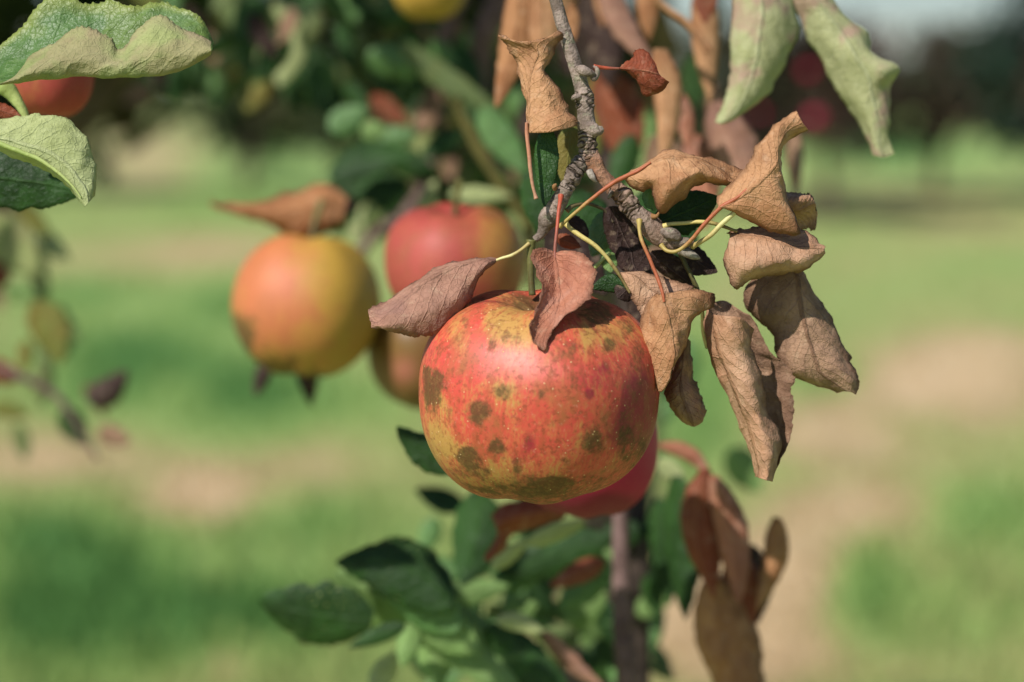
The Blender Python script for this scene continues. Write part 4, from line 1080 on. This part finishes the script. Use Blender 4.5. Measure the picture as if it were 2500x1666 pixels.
Ll = np.concatenate([[0], np.cumsum(np.linalg.norm(np.diff(P(lp), axis=0), axis=1))])
bark_tube('left_spur', lp, np.array([60, 92, 88, 86, 84, 88, 96, 104, 70, 45, 34]) * .2423, branch, base, 2, 260, 40,
          [(Ll[1], .0005, .10), (Ll[1] + .0012, .0004, .09), (Ll[2] + .0007, .0006, .10), (Ll[3], .0012, .08), (Ll[3] + .0018, .0005, -.12)])
rp = reg(13, [(850, 60, 126), (880, 160, 118), (940, 270, 110), (1010, 350, 106), (1090, 430, 102), (1170, 500, 98), (1230, 590, 96), (1300, 680, 96), (1400, 770, 98), (1500, 860, 100), (1600, 930, 102), (1720, 990, 104), (1820, 1050, 106)])
Lr = np.concatenate([[0], np.cumsum(np.linalg.norm(np.diff(P(rp), axis=0), axis=1))])
bark_tube('right_spur', rp, np.array([70, 84, 70, 74, 92, 104, 104, 96, 112, 116, 108, 80, 40]) * .2423, branch, base, 3, 300, 40,
          [(Lr[4], .0007, .10), (Lr[5], .0006, .12), (Lr[5] + .0013, .0004, -.12), (Lr[6], .001, .08), (Lr[6] + .0016, .0005, -.10)],
          ([0, .1, .25, .4, .5, .75, 1], [.6, .9, .8, .35, .1, .35, .1]))
# side buds and broken stubs
def stub(name, r, pts, rad, seed, mat=None):
    W = reg(r, pts)
    if mat:
        add_tube(name, W, np.array(rad) * REG[r][2], mat, 0, branch, base, 14, 24)
    else:
        bark_tube(name, W, np.array(rad) * REG[r][2], branch, base, seed, 60, 24)
stub('bud', 1, [(930, 600, 100), (965, 610, 85), (1000, 625, 75), (1040, 640, 75), (1075, 650, 80)], [30, 46, 44, 36, 20], 5)
stub('bud', 1, [(1040, 640, 78), (1070, 690, 80), (1098, 650, 88), (1095, 600, 95), (1065, 575, 98)], [22, 22, 22, 18, 10], 6)
stub('bud', 1, [(1020, 1110, 110), (1070, 1130, 100), (1110, 1135, 98), (1145, 1120, 100)], [60, 60, 46, 26], 7)
stub('bud', 1, [(940, 845, 110), (900, 850, 100), (876, 870, 100)], [34, 26, 12], 8)
stub('bud', 13, [(820, 240, 100), (850, 300, 92), (890, 350, 96)], [26, 30, 14], 9, WOOL)
stub('bud', 13, [(1560, 850, 80), (1640, 870, 62), (1700, 900, 60), (1735, 930, 66)], [40, 62, 52, 26], 10)
stub('bud', 13, [(1680, 960, 84), (1760, 960, 70), (1830, 960, 72), (1880, 970, 80)], [40, 54, 44, 16], 11)
stub('bud_wool', 13, [(1740, 1030, 90), (1820, 1070, 84), (1890, 1100, 86), (1935, 1120, 90)], [40, 46, 34, 10], 12, WOOL)
stub('bud', 13, [(1050, 440, 80), (1020, 500, 78), (1010, 520, 80)], [26, 18, 8], 13)
stub('bud', 13, [(470, 420, 100), (470, 390, 92), (490, 370, 92)], [18, 20, 8], 14, BUD)
stub('bud', 13, [(1450, 700, 80), (1500, 690, 76), (1530, 640, 80)], [22, 16, 6], 15, BUD)

# ------------------------------------------------------------------ the dry leaves in focus
A = rnet(1, [[(486, 1150, 70), (489, 1152, 66), (494, 1155, 60), (690, 1150, 30), (925, 1092, 60)],
             [(478, 980, 80), (484, 975, 74), (492, 970, 66), (690, 1000, 40), (890, 1010, 66)],
             [(440, 740, 100), (470, 745, 86), (505, 745, 74), (640, 800, 58), (775, 825, 80)],
             [(392, 540, 110), (465, 560, 92), (543, 590, 78), (605, 625, 66), (665, 620, 90)],
             [(325, 425, 100), (440, 445, 88), (585, 465, 76), (650, 490, 80), (712, 490, 105)],
             [(255, 322, 90), (370, 362, 78), (510, 378, 70), (640, 365, 76), (795, 330, 110)],
             [(240, 305, 90), (380, 360, 80), (520, 372, 72), (650, 330, 80), (760, 265, 105)]])
leaf('sharp tan folded leaf left of the twig near the top, with a torn lower edge', A, (DRY, DRY_UNDER), crumple=.0014, ruffle=.0004,
     petiole=(reg(13, [(285, 520, 60), (250, 380, 60), (225, 200, 60), (205, 0, 60), (190, -150, 62), (188, -250, 60)]), [4, 4, 5, 5, 5, 4], PET_SAL))
B = rnet(1, [[(1285, 590, 112), (1287, 594, 110), (1290, 597, 108), (1292, 602, 110), (1295, 606, 112)],
             [(1340, 545, 125), (1350, 575, 115), (1360, 603, 105), (1365, 625, 112), (1375, 640, 120)],
             [(1405, 500, 130), (1420, 550, 112), (1430, 606, 100), (1430, 660, 108), (1440, 710, 125)],
             [(1420, 445, 135), (1470, 530, 110), (1500, 612, 95), (1490, 730, 105), (1480, 812, 130)],
             [(1475, 425, 130), (1520, 520, 108), (1560, 622, 92), (1560, 730, 100), (1530, 836, 125)],
             [(1540, 455, 125), (1580, 550, 105), (1605, 640, 95), (1640, 730, 98), (1655, 795, 115)],
             [(1610, 560, 110), (1620, 610, 104), (1635, 655, 100), (1690, 690, 95), (1725, 715, 100)]])
leaf('small red brown curled leaf on a straight stalk right of the twig near the top', B, (DRY_RED, DRY_RED), serr=(16, .0008), crumple=.0010, cfreq=160,
     petiole=(reg(1, [(1070, 585, 100), (1140, 590, 105), (1220, 597, 108), (1290, 597, 108)]), [5, 4.2, 4, 3], PET_RED))
C_ = rnet(13, [[(1150, 290, 58), (1158, 297, 58), (1166, 304, 57), (1170, 312, 58), (1172, 322, 60)],
               [(1280, 215, 64), (1290, 228, 56), (1300, 243, 48), (1265, 330, 46), (1245, 405, 70)],
               [(1440, 110, 84), (1440, 132, 64), (1440, 152, 44), (1380, 300, 22), (1340, 445, 56)],
               [(1620, 22, 100), (1610, 65, 74), (1600, 105, 44), (1510, 310, 4), (1455, 415, 44)],
               [(1770, 40, 110), (1755, 80, 78), (1740, 100, 46), (1630, 380, -8), (1535, 655, 40)],
               [(1910, 85, 115), (1885, 108, 80), (1860, 116, 50), (1790, 320, 0), (1745, 525, 60)],
               [(2070, 130, 115), (2035, 145, 84), (1990, 152, 56), (1935, 260, 20), (1900, 385, 70)],
               [(2210, 175, 110), (2175, 198, 86), (2125, 222, 64), (2080, 305, 40), (2060, 375, 80)],
               [(2400, 245, 100), (2340, 290, 86), (2270, 320, 74), (2250, 352, 66), (2230, 388, 86)],
               [(2450, 300, 96), (2420, 315, 90), (2390, 330, 86), (2370, 345, 84), (2350, 365, 90)]])
leaf('broad tan leaf arching to the right on a long orange stalk above the right fork', C_, (DRY, DRY_UNDER), crumple=.0014,
     petiole=(reg(13, [(520, 800, 92), (600, 730, 80), (760, 590, 66), (920, 460, 58), (1060, 360, 56), (1166, 304, 57), (1300, 243, 46), (1440, 152, 42)]), [4.5, 4.2, 4.6, 5, 5.5, 5.5, 4.5, 3], PET_OR))
D_ = rnet(8, [[(285, 1395, 22), (295, 1400, 18), (306, 1404, 15), (318, 1408, 17), (333, 1412, 22)],
              [(285, 1335, 60), (330, 1358, 34), (380, 1370, 10), (440, 1430, 16), (485, 1490, 50)],
              [(385, 1220, 64), (430, 1260, 34), (480, 1295, 6), (580, 1410, 10), (645, 1562, 40)],
              [(475, 1110, 62), (525, 1160, 32), (575, 1215, 4), (700, 1380, 6), (832, 1575, 30)],
              [(538, 1020, 66), (590, 1060, 32), (650, 1145, 10), (715, 1250, 16), (775, 1390, 50)],
              [(598, 930, 70), (640, 970, 34), (690, 1090, 20), (705, 1125, 34), (718, 1180, 66)],
              [(652, 838, 74), (680, 880, 40), (702, 980, 34), (708, 1010, 56), (706, 1050, 84)],
              [(735, 790, 76), (750, 822, 50), (765, 880, 50), (770, 920, 66), (772, 955, 90)],
              [(818, 752, 80), (830, 790, 66), (850, 830, 64), (872, 850, 70), (895, 878, 84)]])
leaf('tall tan leaf rising to an upright rolled tip, on a curved orange stalk', D_, (DRY, DRY_UNDER), crumple=.0014,
     petiole=(reg(13, [(1545, 985, 70), (1600, 1040, 60), (1690, 1050, 52), (1780, 1000, 46), (1870, 910, 40), (1960, 800, 34), (2060, 690, 28), (2170, 590, 22), (2311, 510, 16), (2440, 400, 14)]), [4.8, 4.6, 4.8, 5, 5, 5.2, 5.6, 5.6, 5, 4], PET_OR))
E_ = rnet(2, [[(1500, 478, 80), (1503, 482, 74), (1508, 488, 70), (1508, 495, 72), (1510, 505, 78)],
              [(1560, 458, 110), (1560, 475, 90), (1570, 500, 66), (1512, 600, 44), (1468, 665, 74)],
              [(1650, 448, 120), (1650, 480, 92), (1660, 525, 60), (1580, 690, 26), (1545, 842, 60)],
              [(1760, 440, 124), (1760, 490, 92), (1760, 545, 58), (1690, 700, 20), (1650, 797, 66)],
              [(1880, 445, 124), (1870, 510, 92), (1860, 562, 58), (1830, 680, 24), (1810, 772, 72)],
              [(1990, 472, 120), (1980, 530, 90), (1960, 576, 62), (1960, 670, 40), (1962, 748, 80)],
              [(2080, 525, 108), (2065, 558, 86), (2050, 590, 70), (2060, 640, 60), (2065, 688, 80)],
              [(2132, 578, 90), (2128, 588, 84), (2124, 597, 80), (2128, 610, 80), (2133, 625, 84)]])
leaf('wide brown leaf pointing right below the tall rolled tip leaf, with a serrated lower corner', E_, (DRY_UNDER, DRY), crumple=.0014,
     petiole=(reg(13, [(1570, 800, 84), (1640, 775, 78), (1780, 765, 74), (1920, 752, 70), (2060, 765, 68), (2180, 800, 66), (2311, 850, 66)]), [5.5, 5, 5, 5, 5, 4.5, 4], PET_YO))
F_ = rnet(4, [[(1000, 150, 190), (1060, 140, 180), (1150, 130, 175), (1180, 140, 180), (1200, 170, 190)],
              [(845, 255, 230), (980, 240, 185), (1170, 220, 165), (1230, 240, 180), (1272, 290, 215)],
              [(868, 425, 235), (1000, 400, 185), (1190, 380, 160), (1280, 370, 180), (1348, 390, 220)],
              [(985, 545, 225), (1100, 500, 185), (1215, 500, 158), (1320, 500, 178), (1412, 520, 220)],
              [(1045, 690, 220), (1140, 640, 180), (1250, 630, 156), (1380, 640, 176), (1485, 680, 220)],
              [(1105, 815, 215), (1200, 790, 180), (1285, 740, 165), (1430, 760, 172), (1545, 820, 215)],
              [(1290, 890, 230), (1300, 870, 200), (1320, 810, 176), (1490, 850, 176), (1560, 885, 210)],
              [(1420, 938, 220), (1450, 930, 200), (1480, 925, 190), (1512, 935, 190), (1542, 952, 200)]])
leaf('broad greyish brown leaf hanging lowest to the right of the bunch, slightly soft', F_, (DRY_GREY, DRY_UNDER), crumple=.0009)
gl = [[(585, 398), (640, 440), (720, 450), (800, 462), (890, 530)], [(582, 500), (650, 540), (740, 560), (820, 580), (885, 600)],
      [(600, 640), (670, 680), (750, 700), (830, 690), (885, 650)], [(640, 760), (720, 790), (800, 800), (870, 790), (915, 780)],
      [(690, 880), (770, 910), (840, 930), (900, 920), (945, 900)], [(750, 1010), (820, 1040), (880, 1060), (930, 1070), (978, 1070)],
      [(820, 1170), (880, 1180), (930, 1190), (980, 1190), (1030, 1150)], [(860, 1310), (910, 1320), (960, 1310), (1010, 1290), (1060, 1240)],
      [(900, 1440), (930, 1450), (965, 1450), (1000, 1430), (1040, 1380)], [(908, 1470), (932, 1482), (958, 1494), (982, 1500), (1002, 1504)]]
gr = [(860, 440), (930, 560), (1005, 685), (1095, 765), (1128, 850), (1138, 960), (1135, 1100), (1118, 1220), (1060, 1360), (1012, 1492)]
rows = []
for q, (l, rgt) in enumerate(zip(gl, gr)):
    d = [150, 78, 50, 56, 104]
    bm = ((l[0][0] + rgt[0]) / 2, (l[0][1] + rgt[1]) / 2) if q else (700, 350)
    rows.append([(*rgt, 165), (*bm, 205)] + [(*a, b) for a, b in zip(l, d)])
leaf('rolled brown leaf with strong slanting ribs hanging in the middle of the right bunch', rnet(4, rows), (DRY_UNDER, DRY_GREY), crumple=.0010, nv=34)
H_ = rnet(4, [[(425, 590, 200), (440, 592, 165), (450, 595, 155), (460, 600, 165), (472, 610, 195)],
              [(385, 740, 215), (405, 730, 160), (440, 722, 140), (470, 730, 160), (490, 745, 205)],
              [(342, 860, 220), (370, 855, 160), (425, 850, 135), (475, 850, 160), (515, 855, 215)],
              [(322, 930, 225), (360, 940, 160), (430, 950, 132), (500, 945, 160), (545, 930, 220)],
              [(342, 1010, 225), (385, 1030, 165), (460, 1035, 135), (535, 1030, 165), (580, 1008, 220)],
              [(395, 1092, 220), (425, 1105, 170), (490, 1114, 145), (550, 1095, 170), (590, 1060, 215)],
              [(465, 1138, 205), (485, 1143, 185), (510, 1145, 175), (535, 1135, 185), (560, 1115, 200)]])
leaf('dull brown blunt rolled leaf hanging beside the right flank of the large apple', H_, (DRY_GREY, DRY_GREY), crumple=.0014)
I_ = rnet(2, [[(1078, 884, 16), (1083, 886, 14), (1090, 888, 12), (1098, 885, 14), (1106, 880, 16)],
              [(1015, 905, 54), (1050, 905, 28), (1095, 912, 8), (1180, 882, 26), (1255, 866, 60)],
              [(964, 985, 62), (1030, 972, 20), (1102, 962, 2), (1260, 912, 30), (1392, 876, 76)],
              [(946, 1100, 62), (1030, 1070, 14), (1120, 1032, -4), (1260, 992, 26), (1422, 946, 80)],
              [(944, 1200, 62), (1040, 1160, 10), (1145, 1112, -6), (1240, 1062, 18), (1338, 1002, 66)],
              [(953, 1272, 62), (1050, 1240, 8), (1155, 1172, -8), (1222, 1142, 10), (1285, 1085, 54)],
              [(984, 1338, 62), (1060, 1310, 10), (1165, 1260, -8), (1218, 1232, 8), (1258, 1195, 46)],
              [(1020, 1400, 56), (1080, 1390, 12), (1155, 1350, -2), (1172, 1332, 10), (1188, 1302, 40)],
              [(1045, 1462, 46), (1080, 1455, 20), (1128, 1440, 6), (1145, 1425, 12), (1152, 1405, 34)],
              [(1068, 1508, 34), (1074, 1509, 28), (1082, 1508, 24), (1090, 1505, 24), (1098, 1500, 28)]])
leaf('tan leaf with a wide right wing before the right shoulder of the large apple', I_, (DRY, DRY_UNDER), crumple=.0014,
     petiole=(reg(13, [(1325, 740, 70), (1325, 830, 50), (1345, 930, 40), (1400, 1060, 32), (1460, 1200, 26), (1520, 1350, 18), (1562, 1480, 10), (1575, 1560, 8)]), [5.5, 4.8, 4.8, 4.6, 4.6, 4.6, 4.2, 3.5], PET_OR))
J_ = rnet(2, [[(812, 742, 110), (816, 745, 106), (822, 748, 104), (826, 752, 106), (832, 758, 110)],
              [(850, 832, 90), (880, 800, 84), (910, 772, 90), (930, 752, 100), (948, 738, 118)],
              [(892, 902, 88), (940, 870, 82), (985, 840, 92), (1020, 808, 104), (1048, 776, 126)],
              [(930, 975, 90), (1000, 930, 86), (1070, 890, 96), (1130, 846, 108), (1180, 806, 130)],
              [(966, 1030, 94), (1040, 1000, 92), (1120, 960, 102), (1210, 890, 116), (1290, 832, 134)],
              [(1000, 1090, 100), (1080, 1060, 98), (1150, 1020, 108), (1220, 960, 120), (1280, 905, 134)]])
leaf('brown leaf half hidden behind the winged tan leaf, hanging from a straw yellow stalk', J_, (DRY_UNDER, DRY_GREY), crumple=.0014,
     petiole=(reg(13, [(575, 760, 118), (640, 830, 106), (760, 910, 98), (880, 990, 94), (980, 1090, 94), (1070, 1210, 92), (1150, 1330, 90), (1230, 1470, 84)]), [5.5, 5.5, 6, 5.5, 5, 4.8, 4, 3], PET_YO))
K_ = rnet(2, [[(388, 604, 44), (396, 612, 42), (403, 620, 40), (411, 618, 42), (420, 616, 44)],
              [(300, 592, 6), (350, 632, 20), (408, 664, 34), (470, 640, 14), (532, 610, 4)],
              [(258, 645, -16), (335, 690, 8), (416, 720, 22), (530, 690, -10), (628, 672, -18)],
              [(280, 742, -40), (345, 765, -14), (424, 790, 4), (540, 772, -30), (660, 748, -44)],
              [(316, 850, -66), (362, 852, -36), (428, 860, -16), (535, 862, -54), (636, 882, -70)],
              [(292, 965, -96), (350, 950, -62), (422, 950, -48), (490, 972, -84), (566, 952, -96)],
              [(254, 1060, -132), (310, 1050, -98), (400, 1032, -84), (440, 1045, -112), (484, 1012, -116)],
              [(243, 1112, -146), (285, 1130, -122), (355, 1110, -112), (385, 1120, -126), (405, 1098, -126)],
              [(262, 1180, -152), (290, 1195, -144), (330, 1190, -136), (350, 1180, -138), (365, 1165, -136)],
              [(318, 1240, -152), (325, 1243, -150), (334, 1246, -148), (340, 1242, -148), (346, 1236, -148)]])
leaf('rosy brown heart shaped leaf hanging down over the front of the large apple', K_, (DRY_ROSE, DRY_PINK), crumple=.0009, serr=(34, .0010), nu=130,
     petiole=(reg(13, [(535, 490, 96), (520, 580, 76), (505, 700, 66), (495, 830, 56), (480, 960, 48), (475, 1060, 42), (478, 1120, 36)]), [5.5, 5, 4.6, 4.4, 4.4, 4, 3], PET_RED))
L_ = rnet(3, [[(775, 166, 140), (770, 170, 138), (764, 175, 136), (760, 180, 136), (755, 186, 140)],
              [(690, 164, 140), (692, 168, 126), (694, 176, 112), (690, 215, 86), (684, 250, 96)],
              [(548, 180, 130), (552, 190, 106), (558, 205, 84), (596, 320, 56), (606, 408, 74)],
              [(395, 236, 120), (398, 252, 92), (400, 272, 64), (455, 430, 28), (500, 536, 46)],
              [(255, 330, 110), (265, 348, 78), (282, 378, 46), (310, 500, 4), (368, 600, 26)],
              [(140, 412, 96), (155, 432, 62), (180, 466, 30), (195, 532, -8), (242, 594, 14)],
              [(70, 445, 80), (85, 470, 50), (105, 525, 22), (112, 545, 2), (122, 560, 14)],
              [(42, 460, 66), (48, 485, 46), (54, 510, 30), (58, 535, 24), (62, 556, 24)]])
leaf('flat pinkish brown leaf lying across the upper left shoulder of the large apple', L_, (DRY_PINK, DRY_UNDER), crumple=.0010, cfreq=110, serr=(30, .0009), nu=110,
     petiole=(reg(3, [(950, 80, 135), (900, 120, 128), (850, 148, 128), (800, 162, 134), (764, 175, 136)]), [3.5, 4, 4.2, 3.8, 3.2], PET_YEL))
N_ = rnet(2, [[(1860, 238, 160), (1865, 280, 110), (1872, 330, 120), (1915, 420, 170), (1960, 485, 190)],
              [(1950, 230, 160), (1955, 280, 105), (1960, 345, 120), (1985, 400, 170), (2005, 465, 190)],
              [(2030, 236, 160), (2045, 268, 120), (2052, 310, 125), (2066, 380, 165), (2052, 474, 185)],
              [(2048, 258, 160), (2058, 280, 140), (2068, 312, 140), (2076, 380, 165), (2062, 468, 185)]])
leaf('small rolled tan leaf end sticking out right of the tall leaf, dark underneath', N_, (DRY_UNDER, DRY_DARK), serr=(16, .0003), wav=.0006, crumple=.0014)
M1 = rnet(13, [[(965, 640, 190), (990, 605, 180), (1050, 592, 178), (1100, 595, 180), (1150, 605, 190)],
               [(962, 780, 195), (1030, 770, 175), (1110, 760, 185), (1200, 740, 190), (1290, 720, 195)],
               [(1005, 950, 195), (1090, 940, 178), (1170, 920, 190), (1250, 890, 192), (1340, 850, 195)],
               [(1080, 1100, 190), (1160, 1085, 176), (1240, 1060, 188), (1320, 1030, 190), (1400, 1000, 195)],
               [(1130, 1215, 185), (1200, 1210, 176), (1270, 1200, 185), (1350, 1170, 190), (1440, 1120, 195)],
               [(1220, 1262, 185), (1270, 1265, 180), (1320, 1262, 182), (1380, 1250, 185), (1440, 1230, 190)]])
leaf('shade-darkened cupped leaf in the gap between the two forks of the twig', M1, (DRY_DARK, DRY_DARK), crumple=.0006,
     petiole=(reg(13, [(595, 640, 120), (650, 595, 126), (740, 570, 140), (840, 575, 160), (930, 610, 176), (990, 650, 182), (1060, 760, 178)]), [5, 5, 4.5, 4.2, 4, 3.5, 3], PET_DK))
g13 = lambda x, y: px(13, x, y)
gleaf('shade-darkened leaf with a pale rim slanting behind the orange stalk of the winged leaf', g13(1430, 1070), g13(1880, 1400), 70, 0, (DRY_DARK, DRY_GREY), dd=20, curl=.7, roll=.5, serr=(18, .0004), pet=None, rows=8) if False else \
gleaf('shade-darkened leaf with a pale rim slanting behind the orange stalk of the winged leaf', g13(1430, 1070), g13(1880, 1400), 70, .021, (DRY_DARK, DRY_GREY), dd=20, curl=.7, roll=.5, serr=(18, .0004))
gleaf('shade-darkened dry leaf under the woolly bud of the right fork, with a hooked brown tip', g13(1780, 990), g13(2110, 1260), 74, .022, (DRY_DARK, DRY_DARK), curl=.6, roll=-.4, bend=10, serr=(18, .0004))
gleaf('dark orange brown crumpled leaf tucked under the left fork', g13(480, 900), g13(740, 1010), 42, .026, (DRY_RED, DRY_DARK), curl=.9, serr=(14, .0005))
gleaf('dark brown leaf crossing behind the orange stalk beside the left fork', g13(600, 700), g13(810, 900), 46, .028, (DRY_DARK, DRY_RED), curl=.7, serr=(14, .0005))
gleaf('dark green leaf with fine teeth showing under the broad tan leaf', g13(1500, 770), g13(2120, 500), 108, .020, (GRN_DARK, GRN_UNDER), name='green_leaf', curl=.35, serr=(26, .0005), nu=72)
gleaf('small light green leaf end under the notch of the broad tan leaf', g13(1450, 380), g13(1450, 640), 40, .014, (GRN_MID, GRN_UNDER), name='green_leaf', curl=.4, blunt=.3, serr=(14, .0004))
gleaf('bluish green leaf behind the straw yellow stalk between the forks', g13(1060, 640), g13(850, 1100), 74, .034, (GRN_MID, GRN_DARK), name='green_leaf', curl=.5, serr=(20, .0005))
gleaf('little light green leaf with a pale stalk beside the straw yellow stalk', g13(1020, 1060), g13(1030, 1265), 42, .024, (GRN_LIGHT, GRN_MID), name='green_leaf', curl=.4, serr=(16, .0004))
gleaf('dark green toothed leaf peeping over the right shoulder of the large apple', g13(1200, 1400), g13(840, 1420), 46, .018, (GRN_DARK, GRN_MID), name='green_leaf', curl=.5, bend=10, serr=(18, .0005))
gleaf('dark leaf tip curled in the corner between the apple and the half hidden brown leaf', g13(1190, 1440), g13(1110, 1520), 52, .016, (DRY_DARK, DRY_DARK), curl=.6)
gleaf('very dark green toothed leaf hanging below the torn edge of the folded tan leaf', g13(390, -220), g13(372, 600), 62, .012, (GRN_DARK, GRN_DARK), name='green_leaf', curl=.4, roll=.25, serr=(24, .0005), nu=72)
gleaf('olive shaded leaf between the dark toothed leaf and the twig', g13(640, -220), g13(580, 420), 66, .035, (GRN_OLIVE, GRN_OLIVE), name='green_leaf', curl=.4)
V_ = add_tube('shoot', reg(2, [(1195, 610, 150), (1235, 690, 150), (1290, 800, 150), (1325, 890, 155), (1345, 1000, 170), (1350, 1120, 185), (1375, 1230, 195)]), [5, 6, 6, 5.5, 5, 5, 4], STEM, 0)
tag(V_, 'thin olive stalk running down from the right fork behind the winged leaf', 'stalk')
V_ = add_tube('shoot', reg(13, [(1860, 1000, 80), (1930, 960, 60), (2050, 880, 46), (2160, 770, 40), (2290, 650, 40), (2360, 600, 55)]), [5, 6, 6, 6, 6, 5], PET_YEL, 0)
tag(V_, 'thick pale yellow leaf stalk crossing under the tall rolled tip leaf', 'stalk')
V_ = add_tube('shoot', reg(13, [(870, 1215, 190), (940, 1150, 185), (1030, 1065, 180)]), [4, 4.5, 4.5], PET_GRN, .0)
tag(V_, 'short light green stalk left of the straw yellow stalk', 'stalk')

# ------------------------------------------------------------------ the two sharp leaves at the upper left
dT = [150, 135, 105, 20, -14, 0, 34]
T1 = [[(-70, 500), (-60, 530), (-50, 560), (-40, 602), (-38, 603), (-34, 604), (-30, 606)],
      [(15, 310), (20, 400), (30, 480), (60, 592), (90, 572), (110, 550), (130, 520)],
      [(150, 190), (150, 300), (170, 430), (230, 567), (240, 520), (240, 470), (240, 410)],
      [(285, 40), (310, 200), (350, 380), (400, 553), (410, 470), (415, 370), (420, 285)],
      [(430, -20), (450, 150), (500, 350), (560, 549), (570, 460), (580, 340), (590, 196)],
      [(640, 20), (660, 170), (690, 340), (720, 547), (740, 480), (755, 400), (770, 278)],
      [(800, 32), (810, 170), (830, 330), (860, 547), (860, 480), (850, 415), (845, 345)],
      [(960, 46), (970, 160), (990, 320), (1010, 543), (1010, 440), (1000, 330), (985, 190)],
      [(1120, 16), (1130, 120), (1150, 280), (1170, 525), (1160, 400), (1140, 260), (1120, 132)],
      [(1300, 70), (1310, 150), (1320, 270), (1310, 492), (1300, 420), (1290, 310), (1270, 190)],
      [(1440, 160), (1440, 220), (1430, 290), (1420, 440), (1420, 390), (1410, 320), (1400, 240)],
      [(1518, 290), (1514, 310), (1508, 330), (1500, 392), (1498, 360), (1494, 340), (1490, 315)]]
leaf('large green leaf curled over at the top left, pale woolly underside folded up',
     rnet(5, [[(*p, d) for p, d in zip(row, dT)] for row in T1]), (GRN_TOP, GRN_UNDER), name='green_leaf', crumple=.0009, cfreq=80, serr=(40, .0013), nu=160, nv=36, ruffle=.0006)
dU = [46, 10, 0, 50]
T2 = [[(-80, 850), (-80, 920), (-80, 1000), (-80, 1040)], [(60, 835), (70, 930), (80, 1058), (70, 1100)], [(180, 825), (190, 950), (190, 1100), (170, 1140)],
      [(320, 812), (310, 970), (270, 1130), (250, 1170)], [(470, 852), (440, 1020), (360, 1188), (330, 1220)], [(602, 958), (550, 1120), (440, 1248), (410, 1270)],
      [(648, 1090), (600, 1220), (520, 1328), (490, 1340)], [(684, 1190), (650, 1300), (570, 1402), (545, 1400)], [(676, 1385), (650, 1412), (606, 1462), (598, 1458)]]
leaf('pale woolly leaf curving down at the left edge below the large curled leaf', rnet(5, [[(*p, d) for p, d in zip(row, dU)] for row in T2]),
     (GRN_PALE, GRN_TOP), name='green_leaf', crumple=.0006, serr=(40, .0005), nu=110, nv=24,
     petiole=(reg(5, [(-90, 985, -6), (80, 1052, -6), (190, 1095, -6), (270, 1126, -6), (360, 1184, -6), (440, 1246, -6), (520, 1326, -6), (575, 1402, -4)]), [7, 6, 5.5, 5, 4.5, 4, 3, 2], PET_GRN))
gleaf('dark green shaded leaf under the pale woolly leaf at the left edge', (-80, 430), (205, 470), 150, .05, (GRN_DARK, GRN_DARK), name='green_leaf', curl=.4, bend=-8)
V_ = add_tube('shoot', reg(5, [(-60, 560, 0), (40, 620, 0), (110, 700, 0), (170, 800, 0), (190, 860, 0)]), [24, 22, 16, 10, 6], PET_GRN, .04)
tag(V_, 'grey green leaf stalk slanting in front of the small apple at upper left', 'stalk')
gleaf('dark brown leaf scrap at the left edge between the two sharp green leaves', px(5, -80, 760), px(5, 150, 830), 40, .03, (DRY_RED, DRY_DARK), curl=.6)
